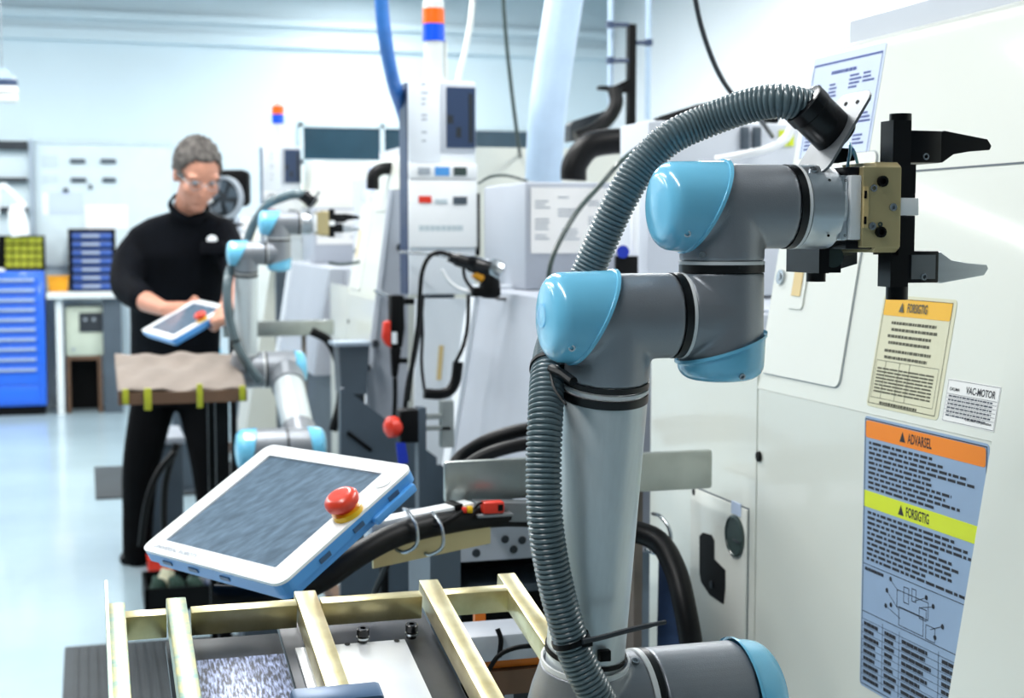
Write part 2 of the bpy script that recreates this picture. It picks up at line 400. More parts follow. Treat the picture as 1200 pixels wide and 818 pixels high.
    build('wrist_housing', G().cyl((xb + .010, P1.y, P1.z), W2, RJ, n=48).cyl(W2 - Z_ * .045, V((W2.x, W2.y, zt)), RJ, n=48).sphere(W2, RJ, 40, 24), 'robot_grey', root)
    c2 = build('joint_cap', cap_geo(W2, -Z_, X_, .0400, .061, .014, .040), 'robot_blue', root)
    band(root, (W2.x, W2.y, zt + .0035), Z_, RJ * 1.008, .007, 'seal_black'); band(root, (W2.x, W2.y, zt + .0085), Z_, RJ * 1.012, .003, 'seal_white', 'clamp_ring')
    # wrist 3
    x3 = ony(918, 242, Y0).x + off.x
    build('wrist_housing', G().cyl((W2.x, W2.y, zt + .010), W3, RJ, n=48).cyl(W3 - X_ * .040, V((x3, W3.y, W3.z)), RJ, n=48).sphere(W3, RJ, 40, 24), 'robot_grey', root)
    c3 = build('joint_cap', cap_geo(W3, -X_, Z_, .0405, .066, -.003, .036), 'robot_blue', root)
    band(root, (x3 + .0035, W3.y, W3.z), X_, RJ * 1.008, .007, 'seal_black'); band(root, (x3 + .0085, W3.y, W3.z), X_, RJ * 1.012, .003, 'seal_white', 'clamp_ring')
    if detail:
        for o in [c for c in bpy.data.objects if c.parent == root and c.name.startswith(('wrist_housing', 'elbow_housing', 'forearm_housing'))]:
            m = o.modifiers.new('r', 'REMESH'); m.mode = 'VOXEL'; m.voxel_size = .0018; m.use_smooth_shade = True
            m = o.modifiers.new('s', 'SMOOTH'); m.iterations = 10; m.factor = .5
        for c, P, z in ((c1, P1, 1), (c3, W3, 1)):
            for (dx, dy, dz) in ((-.046, -.030, -.024), (-.050, -.012, .030), (-.002, -.038, -.05)):
                if dz > -.04: screw(c, P + V((dx, dy, dz)), V((-.45, -.85, -.25 if dz < 0 else .5)), .0032)
            q = G(); u_, v_ = V((.55, -.83, 0)), Z_; o_ = P + V((-.0585, -.012, .004))
            for k in range(24):
                a0, a1 = 2 * math.pi * k / 24, 2 * math.pi * (k + 1) / 24
                for r0, r1 in ((.009, .0105),):
                    f_ = lambda a, r: P + V((-.0645, math.sin(a) * r, math.cos(a) * r + .002))
                    q.quad(f_(a0, r0), f_(a1, r0), f_(a1, r1), f_(a0, r1))
            build('embossed_logo', q, 'robot_blue', c, kind='stuff')
        screw(c2, W2 + V((.004, -.036, -.052)), V((0, -1, -.4)), .003)
        screw(h1, W2 + V((-.030, -.026, zt - W2.z + .016)), V((-.5, -.8, 0)), .003)
    # tool flange and adapter
    gx = lambda p: ony(p, 242, Y0 - .033).x + off.x
    gz = lambda p: ony(1050, p, Y0 - .033).z + off.z
    y0 = W3.y; cz = W3.z
    fl = build('tool_flange', G().lathe((x3 + .011, y0, cz), X_, [(0, RJ), (.012, RJ), (.013, RJ * 1.01), (.030, RJ * 1.01), (.031, RJ * .9), (.036, RJ * .88)], 48), 'aluminium', root)
    if detail:
        screw(fl, V((x3 + .018, y0 - RJ * .55, cz + RJ * .84)), V((0, -.55, .84)), .0035); screw(fl, V((x3 + .036, y0 - RJ * .9, cz)), V((.2, -1, 0)), .0045, 'black')
    ad = build('adapter_block', G().box((x3 + .040, y0 - .031, gz(282)), (gx(995), y0 + .031, gz(206))), 'aluminium', root, bevel=.002)
    for zz in (gz(212), gz(276)):
        for xx in (gx(973), gx(992)): screw(ad, (xx, y0 - .031, zz), -Y_, .0012, 'black', 'pin_hole')
    build('spacer_block', G().box((gx(995) + .0003, y0 - .035, gz(281)), (gx(1008), y0 + .035, gz(206))), 'white_plastic', root, bevel=.001)
    # hose bracket
    b0, b1 = ony(948, 203, Y0) + off, ony(1004, 108, Y0) + off
    L = (b1 - b0); e1 = V((L.x, 0, L.z)).normalized(); Ln = V((L.x, 0, L.z)).length; nb = V((e1.z, 0, -e1.x))
    br = rrect(b0 - Y_ * .030, Y_, e1, .062, Ln, .012, 5)
    bk = build('hose_bracket', G().prism(br, nb * .0025), 'aluminium_dull', root, smooth=False)
    for dy in (-.013, .008): screw(bk, b1 - e1 * .012 + Y_ * dy, -nb, .002, 'black', 'slot_hole')
    # gripper: gold body, rails, carriages and fingers
    gp = build('gripper_body', G().box((gx(1008) + .0003, y0 - .037, gz(290)), (gx(1053), y0 + .037, gz(196))).prism(
        [(gx(1024), y0 - .037, gz(196)), (gx(1053), y0 - .037, gz(196)), (gx(1053), y0 - .030, gz(190)), (gx(1026), y0 - .030, gz(190))], (0, .06, 0)).prism(
        [(gx(1024), y0 - .037, gz(290)), (gx(1053), y0 - .037, gz(290)), (gx(1053), y0 - .030, gz(296)), (gx(1026), y0 - .030, gz(296))], (0, .06, 0)), 'gold_body', root, smooth=False, bevel=.0008)
    if detail:
        for (px, py, r, m) in ((1030, 213, .005, 'black'), (1029, 272, .005, 'black'), (1020, 221, .0033, 'steel'), (1043, 243, .0036, 'steel'), (1019, 265, .0036, 'steel'), (1029, 263, .0022, 'gauge')):
            screw(gp, (gx(px), y0 - .037, gz(py)), -Y_, r, m, 'screw' if m == 'steel' else 'port')
        build('port_recess', G().box((gx(1008.6), y0 - .0385, gz(267)), (gx(1014), y0 - .0368, gz(219))), 'beige_handle', gp, smooth=False)
        for py in (228, 258): build('contact', G().box((gx(1008.8), y0 - .0395, gz(py + 5)), (gx(1011.5), y0 - .038, gz(py - 4))), 'black', gp, smooth=False)
        build('valve_block', G().box((gx(995), y0 - .03, gz(206)), (gx(1027), y0 + .03, gz(196))), 'black_anodised', gp, bevel=.001)
        build('valve_block', G().box((gx(994), y0 - .03, gz(292)), (gx(1026), y0 + .03, gz(282))), 'black_anodised', gp, bevel=.001)
    xr0, xr1 = gx(1053) + .0003, gx(1074)
    build('guide_rail', G().box((xr0, y0 - .034, cz + .008), (xr0 + .007, y0 + .01, gz(192))).box((xr0 + .007, y0 - .031, cz + .008), (xr1, y0 + .01, gz(192))), 'black_anodised', gp, bevel=0)
    build('guide_rail', G().box((xr0, y0 - .034, gz(299)), (xr0 + .007, y0 + .01, cz - .008)).box((xr0 + .007, y0 - .031, gz(299)), (xr1, y0 + .01, cz - .008)), 'black_anodised', gp, bevel=0)
    build('guide_block', G().box((xr0, y0 - .036, cz - .0078), (xr1 + .0005, y0 + .01, cz + .0078)), 'white_plastic', gp, bevel=.0005)
    for s in (1, -1):
        gx = lambda p: ony(p, 242, Y0 - .022).x + off.x
        zc = cz + s * half_gap; m = 'black_anodised'; mf = 'black_anodised' if s > 0 else 'aluminium'
        g = G().box((gx(1041), y0 - .028, zc - .018), (gx(1062), y0 - .006, zc + .018 + (.005 if s > 0 else -.0))).cyl((gx(1060), y0 - .012, zc + (.018 if s > 0 else -.018)), (gx(1060), y0 - .012, zc + s * .030), .010, n=24)
        car = build('jaw_carriage', g, m, gp, bevel=0)
        blk = build('finger_block', G().box((gx(1062) + .0003, y0 - .026, zc - .0145), (gx(1099), y0 + .02, zc + .0145)), m, gp, bevel=.0012)
        if s < 0 and detail: build('finger_plate', G().box((gx(1066), y0 - .0275, zc - .011), (gx(1094), y0 - .0262, zc + .011)), 'aluminium_dull', gp, smooth=False)
        z_ = lambda py: zc + s * (174 - py) / 1308 * 1.0
        poly = [(1099, 156), (1107, 154), (1157, 163), (1162, 171), (1160, 176), (1138, 178), (1118, 182), (1105, 192), (1099, 192)]
        g = G().prism([(gx(px), y0 - .020, z_(py)) for px, py in poly], (0, .02, 0))
        build('gripper_finger', g, mf, gp, bevel=.0008, smooth=False)
        if detail: screw(gp, (gx(1080), y0 - .026 if s > 0 else y0 - .0275, zc - .009), -Y_, .0032)
        # second finger pair on the far side of the body
        y2 = y0 + .05
        if s > 0:
            build('rear_finger', G().box((gx(1003), y2 - .02, zc - .013), (gx(1016), y2 + .02, zc + .003)).prism([(gx(1016), y2 - .012, zc - .013), (gx(1040), y2 - .012, zc - .010), (gx(1040), y2 - .012, zc + .001), (gx(1016), y2 - .012, zc + .002)], (0, .02, 0)), 'black_anodised', gp, smooth=False)
        else:
            build('rear_carriage', G().box((gx(978), y2 - .045, zc - .006), (gx(990), y2 + .02, zc + .022)).box((gx(990), y2 - .03, zc - .006), (gx(1014), y2 + .02, zc + .020)).cyl((gx(984), y2 - .03, zc - .006), (gx(984), y2 - .03, zc - .014), .009), 'black_anodised', gp, smooth=False)
            build('rear_finger', G().prism([(gx(1014), y2 - .02, zc - .004), (gx(1040), y2 - .02, zc + .002), (gx(1040), y2 - .02, zc + .016), (gx(1014), y2 - .02, zc + .018)], (0, .02, 0)), 'steel', gp, smooth=False)
            if detail: build('roller', G().cyl((gx(1000), y2 - .038, zc + .009), (gx(1000), y2 - .03, zc + .009), .010), 'gauge', gp)
    if detail:
        for k in range(5):
            a = ony(996 + k * 2, 178 + k * 3, Y0) + off; b = ony(1003 + k, 168 + 2 * k, Y0) + off
            build('signal_wire', G().tube(spline([ony(992, 205, Y0 + .01) + off, a + Y_ * .004 * k, b + Y_ * .01, ony(1006, 195, Y0 + .02) + off], 8), .0012, 6), 'blue_hose' if k % 2 else 'robot_blue', root)
    # corrugated hose with its connector, held by cable ties
    hp = [(948, 126, 1.196), (915, 119, 1.20), (878, 124, 1.22), (830, 141, 1.245), (785, 162, 1.255), (752, 194, 1.265), (727, 235, 1.27), (706, 280, 1.28), (686, 325, 1.29), (664, 368, 1.29), (648, 405, 1.265), (642, 440, 1.225), (639, 490, 1.20), (637, 550, 1.19), (639, 610, 1.185), (647, 665, 1.185), (660, 720, 1.185), (676, 770, 1.185), (697, 812, 1.185), (725, 860, 1.19), (760, 905, 1.20)]
    pts = resample(spline([ony(a, b, y) + off for a, b, y in hp], 12), .00112 if detail else .00225)
    k4 = 4 if detail else 2
    rad = (lambda i: (.0156, .0160, .0156, .0138)[i % 4]) if detail else (lambda i: (.0160, .0142)[i % 2])
    hr = V(pts[0])
    hz = thing('corrugated_hose', (hr.x, hr.y, pts[-1].z), label.split(' with')[0].replace('robot arm', 'corrugated cable hose strapped to robot arm') if detail else 'grey corrugated cable hose on ' + label.split(',')[0], 'hose', 'corrugated hoses on the robot arms')
    build('hose', G().tube(pts, .0155, 22 if detail else 12, rad), 'hose', hz, angle=80)
    ca, cb = ony(940, 120, 1.196) + off, ony(984, 163, 1.196) + off
    dd = (cb - ca).normalized(); LL = (cb - ca).length
    ct = build('connector', G().lathe(ca, dd, [(0, .0185), (.001, .0215), (.012, .0215), (.013, .0205), (LL - .004, .0205), (LL, .019)], 32), 'black_gloss', hz)
    if detail: build('slot', G().cbox(ca + dd * .02 + V((-.35, -1, .25)).normalized() * .0205, dd * .009, V((.6, 0, .8)) * .004, Y_ * .001), 'slate', ct, smooth=False)
    for (i, (a, b, y)) in enumerate([(641, 432, 1.232), (671, 748, 1.185)]):
        c = ony(a, b, y) + off; j = min(range(len(pts)), key=lambda q: (pts[q] - c).length); d = (pts[min(j + 4, len(pts) - 1)] - pts[max(j - 4, 0)]).normalized()
        tie = build('cable_tie', G().lathe(pts[j] - d * .0025, d, [(0, .0160), (0, .0172), (.005, .0172), (.005, .0160)], 28, False), 'black', hz)
        if detail:
            q = pts[j] + V((.010, -.014, .001)); build('tie_buckle', G().cbox(q, X_ * .010, Y_ * .006, Z_ * .008), 'black', tie, bevel=.001)
    if detail:
        # band of the lower tie round the tube, plus its loose tail; band of the upper tie
        cA = P1 + fd * .322; tA = build('tube_tie', G().lathe(cA - fd * .0022, fd + V((-.12, 0, .0)), [(0, .0375), (0, .0386), (.0045, .0386), (.0045, .0375)], 40, False), 'black', hz)
        build('tie_buckle', G().cbox(ony(708, 768, Y0 + .055 - .036), X_ * .011, Y_ * .008, Z_ * .010), 'black', tA, bevel=.001)
        tl = spline([ony(682, 752, 1.168), ony(705, 747, 1.172), ony(735, 739, 1.178), ony(765, 732, 1.184), ony(780, 729, 1.187)], 6)
        build('tie_tail', G().tube(tl, .0022, 8, lambda i: .0026 if i < 18 else .0021), 'slate_dark', hz)
        build('tie_strap', G().tube([ony(646, 432, 1.21), ony(660, 438, 1.185), ony(672, 447, 1.165)], .004, 8), 'black', hz)
        build('tie_tail', G().tube(spline([ony(645, 438, 1.205), ony(650, 456, 1.18), ony(663, 474, 1.155)], 6), .0012, 8), 'black', hz)
    return root
build_robot((0, 0, 0), .0545, 'grey robot arm with blue joint caps and wide open jaws behind teach pendant')
build_robot((.055, 3.53, .012), .016, 'robot arm with blue joint caps, jaws nearly closed, beside the cloth-covered table', False)
build_robot((.05, 7.05, .012), .014, 'robot arm behind the man in navy shirt, only its jaws showing', False)
# ================================================================== teach pendants
def build_pendant(name, O, u, v, label, detail=True):
    O, u, v = V(O), V(u).normalized(), V(v); v = (v - u * u.dot(v)).normalized(); n = u.cross(v)
    at = lambda a, b, c=0: O + u * a + v * b + n * c
    root = thing(name, at(.12, .09, -.03), label, 'teach pendant', 'robot teach pendants')
    x0, x1, y0, y1 = -.028, .281, -.025, .216
    build('back_shell', G().prism(rrect(at(x0, y0, -.004), u, v, x1 - x0, y1 - y0, .016, 6), -n * .014).prism(rrect(at(x0 + .006, y0 + .006, -.018), u, v, x1 - x0 - .012, y1 - y0 - .012, .014, 6), -n * .012), 'pendant_blue', root, smooth=False)
    sx, sy = .2435, .1932
    out = rrect(at(x0, y0, 0), u, v, x1 - x0, y1 - y0, .016, 6); inn = rrect(at(0, 0, 0), u, v, sx, sy, .002, 6)
    N = len(out); g = G(); g.add(out + inn + [p - n * .004 for p in out] + [p - n * .003 for p in inn],
        [(i, (i + 1) % N, N + (i + 1) % N, N + i) for i in range(N)] + [(i, 2 * N + i, 2 * N + (i + 1) % N, (i + 1) % N) for i in range(N)] + [(N + i, N + (i + 1) % N, 3 * N + (i + 1) % N, 3 * N + i) for i in range(N)])
    bz = build('bezel', g, 'pendant_white', root, smooth=False)
    build('screen', G().cbox(at(sx / 2, sy / 2, -.0028), u * (sx + .004), v * (sy + .004), n * .001), 'screen', root, smooth=False)
    e = at(.263, .111)
    es = build('emergency_stop', G().lathe(e, n, [(0, .0195), (.007, .0195), (.008, .016)], 32), 'yellow', root, label='yellow collar of red emergency stop')
    build('stop_button', G().lathe(e + n * .007, n, [(0, .013), (.006, .015), (.008, .021), (.013, .0225), (.018, .0215), (.0225, .017), (.0235, .012), (.0225, .0005)], 32), 'estop_red', es)
    pw = build('power_button', G().lathe(at(.263, .176), n, [(-.001, .0115), (.0006, .0115), (.0009, .010)], 28), 'sticker_white', root)
    if detail:
        ring = G()
        for k in range(20):
            a0, a1 = 2 * math.pi * k / 20, 2 * math.pi * (k + 1) / 20
            f = lambda a, r: at(.263 + r * math.cos(a), .176 + r * math.sin(a), .0012)
            ring.quad(f(a0, .0098), f(a1, .0098), f(a1, .0114), f(a0, .0114))
        build('button_ring', ring, 'ink_pale', pw)
        t = G(); text_geo(t, 'UNIVERSAL ROBOTS', at(-.006, -.0165, .0004), u, v, .0062, .098)
        build('lettering', t, 'ink_grey', bz, smooth=False, recalc=False)
        for (a, b) in ((.281, .045), (.281, .105), (.281, .17)):
            build('latch', G().cbox(at(a, b, -.013), u * .003, v * .018, n * .006), 'blue_steel', root, smooth=False)
        for a in (.03, .09, .16): build('latch', G().cbox(at(a, y0, -.013), u * .02, v * .003, n * .005), 'blue_steel', root, smooth=False)
        build('grip_shell', G().cbox(at(.282, .165, -.022), u * .012, v * .075, n * .012), 'pendant_blue', root, bevel=.003)
    return root
PO, PU, PV = V((.0922, 1.9361, .9794)), V((.4833, -.8753, .012)), V((.7614, .4271, .4878))
build_pendant('teach_pendant', PO, PU, PV, 'teach pendant clipped to white rail, red stop button, scuffed grey screen')
# the white rail the pendant hangs on, with wire hooks carrying the thick black cable
r0, r1, r2 = ony(436, 613, 1.92), ony(556, 589, 1.955), ony(660, 590, 1.955)
rl = thing('hanger_rail', V((r1.x, r1.y, r1.z - .03)), 'white angled rail with wire hooks holding the thick black cable', 'rail')
rd = (r1 - r0).normalized(); rn = V((-rd.y, rd.x, 0)).normalized()
build('rail_bar', G().obox(r0 - Z_ * .028, r1 - r0, rn * .03, Z_ * .028), 'white_plastic', rl, bevel=.002)
build('rail_bar', G().obox(r1 - Z_ * .028 + X_ * .003, (r2 - r1), Y_ * .03, Z_ * .028), 'aluminium_dull', rl, bevel=.002)
build('rail_lip', G().obox(r0 - Z_ * .062 - rn * .004, (r1 - r0) * 1.15, rn * .005, Z_ * .034), 'gold_body', rl, smooth=False)
build('joint_strap', G().obox(r0 + (r1 - r0) * .80 - Z_ * .03 - rn * .002, rd * .012, rn * .034, Z_ * .032), 'black', rl, smooth=False)
for (a, b, y) in ((477, 603, 1.93), (507, 606, 1.945), (771, 608, 1.99)):
    p = ony(a, b, y); h = G().tube(spline([p + V((0, .02, .004)), p + V((-.001, -.012, .006)), p + V((.006, -.030, -.01)), p + V((.006, -.032, -.035)), p + V((-.008, -.018, -.048)), p + V((-.02, .0, -.045))], 8), .0028, 10)
    build('wire_hook', h, 'steel', rl)
# thick black cable from the pendant along the rail and down beside the lathe
cb = [(250, 700, 1.86), (320, 700, 1.85), (375, 680, 1.86), (420, 650, 1.88), (465, 627, 1.91), (520, 613, 1.945), (590, 604, 1.97), (660, 608, 1.98), (720, 618, 1.98), (768, 632, 1.95), (790, 665, 1.90), (802, 710, 1.86), (812, 770, 1.84), (815, 830, 1.84)]
tag(build('power_cable', G().tube(spline([ony(a, b, y) for a, b, y in cb], 8), .0165, 16), 'rubber'), 'thick black cable slung through the wire hooks under the teach pendant', 'cable')
cb = [(470, 608, 1.965), (462, 640, 1.97), (452, 665, 2.0), (438, 700, 2.05), (432, 760, 2.1)]
tag(build('thin_cable', G().tube(spline([ony(a, b, y) for a, b, y in cb], 8), .005, 8), 'rubber'), 'thin black cable drooping below the white rail', 'cable')
# red connector block lying on the cable
c = ony(577, 594, 1.945)
cn = thing('cable_connector', c - Z_ * .012, 'small red plug connector with yellow tip on the rail', 'connector')
build('plug_body', G().cbox(c, X_ * .030, Y_ * .02, Z_ * .016), 'red', cn, bevel=.002)
build('plug_window', G().cbox(c + V((.009, -.0105, 0)), X_ * .007, Y_ * .001, Z_ * .009), 'black', cn, smooth=False)
build('plug_tray', G().cbox(c + V((.002, 0, -.011)), X_ * .052, Y_ * .022, Z_ * .004), 'aluminium_dull', cn, bevel=.001)
p2 = ony(553, 597, 1.945); build('plug_tip', G().cyl(p2, p2 - X_ * .007, .005, n=14), 'yellow', cn)
p3 = ony(546, 598, 1.945); build('plug_tip', G().cyl(p3, p3 - X_ * .006, .0045, n=14), 'red', cn)
build('lead', G().tube(spline([p3 - X_ * .004, ony(530, 608, 1.93), ony(512, 616, 1.92), ony(503, 612, 1.925), ony(506, 604, 1.94)], 8), .003, 8), 'black', cn)
build('lead', G().tube(spline([ony(556, 596, 1.945), ony(562, 590, 1.945), ony(570, 589, 1.945)], 6), .002, 8), 'black', cn)
# ================================================================== zinc frame with plates
TL = .19                                        # rise of the frame per metre
nF = V((0, -TL, 1)).normalized(); pF = V((.236, 1.519, .990)); dF = V((0, 1, TL)).normalized()
fp = lambda x, y, h=0: onp(x, y, pF + nF * h, nF)
fx = thing('fixture_frame', V((.22, 1.25, 0)), 'yellow zinc-plated steel fixture frame holding scratched plates', 'frame')
bars = [((135, 706), .0200), ((206, 700), .0205), ((357, 692), .0235), ((502, 679), .0125 + .009), ((593, 671.5), .0125 + .008)]
ynear = 1.02
for i, ((px, py), wd) in enumerate(bars):
    p = fp(px, py); L_ = (p.y - (1.345 if i == 4 else ynear)) / dF.y
    o = p - X_ * wd / 2 - dF * L_ - nF * .024
    build('frame_bar', G().obox(o, X_ * wd, dF * L_, nF * .024), 'zinc' if i < 2 else 'zinc_warm', fx, bevel=.0012)
    if i in (0, 4):
        for yy in (1.365,) if i == 4 else (ynear + .02,):
            zt_ = pF.z + (yy - pF.y) * TL - .03
            build('frame_leg', G().box((p.x - .01, yy - .01, 0), (p.x + .01, yy + .01, zt_)), 'zinc_warm', fx, smooth=False)
p = fp(122.5, 680, .03); build('edge_strip', G().obox(p - dF * .62 - nF * .05, X_ * .003, dF * .62, nF * .05), 'zinc', fx, smooth=False)
a, b = fp(150, 738), fp(600, 695)
ym = fp(420, 704).y
for (x0, x1) in ((fp(146, 736).x, fp(197, 733).x), (fp(226, 728).x, fp(352, 720).x), (fp(379, 712).x, fp(497, 702).x), (fp(522, 702).x, fp(597, 690).x)):
    o = V((x0, ym, pF.z + (ym - pF.y) * TL)) - nF * .0265
    build('cross_rail', G().obox(o, X_ * (x1 - x0), dF * .016, nF * .0263), 'zinc_warm', fx, bevel=.0008)
def plate(name, x0, x1, y0, y1, h, th, m, parent, **k):
    a = fp((x0 + x1) / 2, y1, h); b = fp((x0 + x1) / 2, y0, h); xa_, xb_ = fp(x0, y1, h).x, fp(x1, y1, h).x
    o = V((xa_, a.y, a.z)) - nF * th
    return build(name, G().obox(o, X_ * (xb_ - xa_), dF * ((b - a).length), nF * th), m, parent, **k)
plate('dark_plate', 212, 372, 745, 900, -.032, .008, 'plate_dark', fx, bevel=.001)
plate('scratched_plate', 250, 372, 768, 900, -.0275, .004, 'plate_scratched', fx, bevel=.0006)
plate('dark_plate', 374, 590, 722, 900, -.034, .008, 'plate_dark', fx, bevel=.001)
bp_ = plate('bright_plate', 389, 545, 752, 900, -.0295, .004, 'plate_bright', fx, bevel=.0006)
for px, py in ((425, 752), (482, 747)):
    q = fp(px, py, -.029); bo = build('bolt', G().lathe(q, nF, [(0, .0052), (.005, .0052), (.005, .004), (.008, .004), (.008, .0066), (.015, .0066), (.0158, .0056), (.0158, .003), (.012, .003)], 20), 'black_gloss', fx)
    build('bolt_washer', G().lathe(q + nF * .004, nF, [(0, .0068), (.002, .0068)], 20), 'steel', bo)
for px, py in ((407, 755), (465, 751)):
    q = fp(px, py, -.029); build('hole', G().lathe(q, nF, [(0, .003), (.0004, .003)], 14), 'black', fx)
for k, (x0, x1) in enumerate(((378, 392), (397, 411), (418, 450), (455, 468), (476, 490))):
    a, b = fp(x0, 731 - k, -.036), fp(x1, 730.5 - k, -.036); build('slot_light', G().obox(a - nF * .003, b - a, dF * .006, nF * .003), 'plate_bright', fx, smooth=False)  # bright strips stand in for light showing through the slots
q = fp(395, 822, -.004); build('clamp_bar', G().cbox(q, X_ * .085, dF * .03, nF * .022), 'blue_steel', fx, bevel=.005)
# parts behind the frame's right end: grey box with strap, orange bars
c = ony(582, 750, 1.66)
kb = thing('cable_box', c - Z_ * .03, 'grey box with black cable tie behind the zinc frame', 'box')
build('box_body', G().cbox(c, X_ * .085, Y_ * .07, Z_ * .032), 'machine_grey', kb, bevel=.003)
build('cable_tie', G().tube(spline([ony(583, 737, 1.62), ony(587, 750, 1.615), ony(585, 770, 1.615)], 5), .003, 8), 'black', kb)
build('lead', G().tube(spline([ony(572, 786, 1.60), ony(585, 768, 1.60), ony(605, 759, 1.60), ony(632, 756, 1.60)], 6), .003, 8), 'black', kb)
ob = thing('orange_bracket', V((.5, 1.75, .0)), 'orange painted bracket under the grey cable box', 'bracket')
a, b = ony(562, 785, 1.64), ony(660, 772, 1.64)
build('bracket_bar', G().box((a.x, 1.64, a.z), (b.x, 1.70, a.z + .014)), 'orange', ob, bevel=.001)
build('bracket_bar', G().box((a.x - .01, 1.63, a.z - .03), (b.x, 1.70, a.z - .001)), 'wood_brown', ob, smooth=False)
a = ony(562, 740, 1.74); build('bracket_post', G().box((a.x - .006, 1.74, a.z - .06), (a.x + .008, 1.75, a.z + .035)), 'orange', ob, smooth=False)
build('bracket_leg', G().box((b.x - .06, 1.65, 0), (b.x - .02, 1.69, ony(562, 785, 1.64).z - .03)), 'slate_dark', ob, smooth=False)
# ================================================================== lathes
XA, ZB, TS = .95, 1.1534, .165                   # side panel, bend height, lean of the upper cover
sS = lambda z: XA + TS * (z - ZB)
nS = V((-1, 0, TS)).normalized(); vS = V((TS, 0, 1)).normalized(); uS = V((0, -1, 0))
def onS(x, y):
    d = ray(x, y); k = (XA + TS * (EYE - ZB)) / (d.x - TS * d.z); return CAM + d * k
PS = lambda yy, z, h=0: V((sS(z), yy, z)) + nS * h
la = thing('cnc_lathe', V((1.6, 2.3, 0)), 'cream lathe with orange and yellow warning stickers by the open robot jaws', 'lathe', 'cream lathes in a row')
ZT, YF, YE = 1.652, 1.368, 1.952
def cover_profile(zt, zlow):
    pts = [(sS(zlow), zlow), (sS(zt - .03), zt - .03)]
    for k in range(1, 6):
        a = math.pi / 2 * k / 5; pts.append((sS(zt - .03) + .03 * (1 - math.cos(a)), zt - .03 + .03 * math.sin(a)))
    return pts + [(2.3, zt), (2.3, zlow)]
def loft_y(slices):
    g = G(); vs, fs = [], []; n = len(slices[0][1])
    for yy, pr in slices: vs += [(x, yy, z) for x, z in pr]
    for i in range(len(slices) - 1):
        for k in range(n): k2 = (k + 1) % n; fs.append((i * n + k, i * n + k2, (i + 1) * n + k2, (i + 1) * n + k))
    fs += [tuple(range(n)), tuple(range((len(slices) - 1) * n, len(slices) * n))]
    return g.add(vs, fs)
sl = [(YF, cover_profile(ZT, ZB))] + [(YE - .03 + .03 * math.sin(a), cover_profile(ZT - .03 * (1 - math.cos(a)), ZB)) for a in [math.pi / 2 * k / 6 for k in range(7)]]
build('upper_cover', loft_y(sl), 'cream', la)
build('front_skirt', loft_y([(.9, cover_profile(ZT, .2)), (YF, cover_profile(ZT, .2))]), 'cream', la)
build('lower_body', G().box((XA + .006, YF + .001, 0), (2.3, 2.37, ZB - .001)), 'machine_grey', la, smooth=False)
build('side_panel', G().box((XA, YF + .001, .06), (XA + .0058, 1.945, ZB - .0005)), 'cream', la, smooth=False)
build('side_panel', G().box((XA, 1.949, .06), (XA + .0058, 2.37, ZB + .03)), 'cream', la, smooth=False)
build('plinth', G().box((XA - .10, YF + .002, 0), (XA - .002, 2.37, .05)), 'wood_brown', la, smooth=False)
build('roof_strip', G().box((1.065, .9, ZT), (1.09, 1.90, ZT + .034)), 'machine_pale', la, smooth=False)
build('cover_seam', G().obox(PS(.95, 1.4585, .0004), Y_ * .70, vS * .0022, nS * .0004), 'slate', la, smooth=False)
# access door on the cover
zb_, zt_ = 1.1775, 1.49
dr = build('access_door', G().prism(rrect(PS(1.944, zb_, .0), uS, vS, .232, (zt_ - zb_) * 1.0135, .012, 5), nS * .0025), 'cream_door', la, smooth=False)
build('door_gap', G().prism(rrect(PS(1.9455, zb_ - .0016, .0), uS, vS, .2352, (zt_ - zb_) * 1.0135 + .003, .013, 5), nS * .0006), 'ink_grey', la, smooth=False)
a = onS(930, 357); b = onS(950, 250)
hl = build('door_handle', G().prism(rrect(PS(a.y + .012, a.z - .006, .0025), uS, vS, .046, b.z - a.z, .006), nS * .002), 'cream_door', dr, smooth=False)
build('handle_recess', G().obox(PS(a.y + .002, a.z + .012, .0046), uS * .026, vS * (b.z - a.z - .025), nS * .0012), 'beige_handle', dr, smooth=False)
p = onS(918, 325); build('door_bolt', G().lathe(p + nS * .0025, nS, [(0, .011), (.004, .011), (.004, .006), (.006, .005)], 20), 'steel', dr)
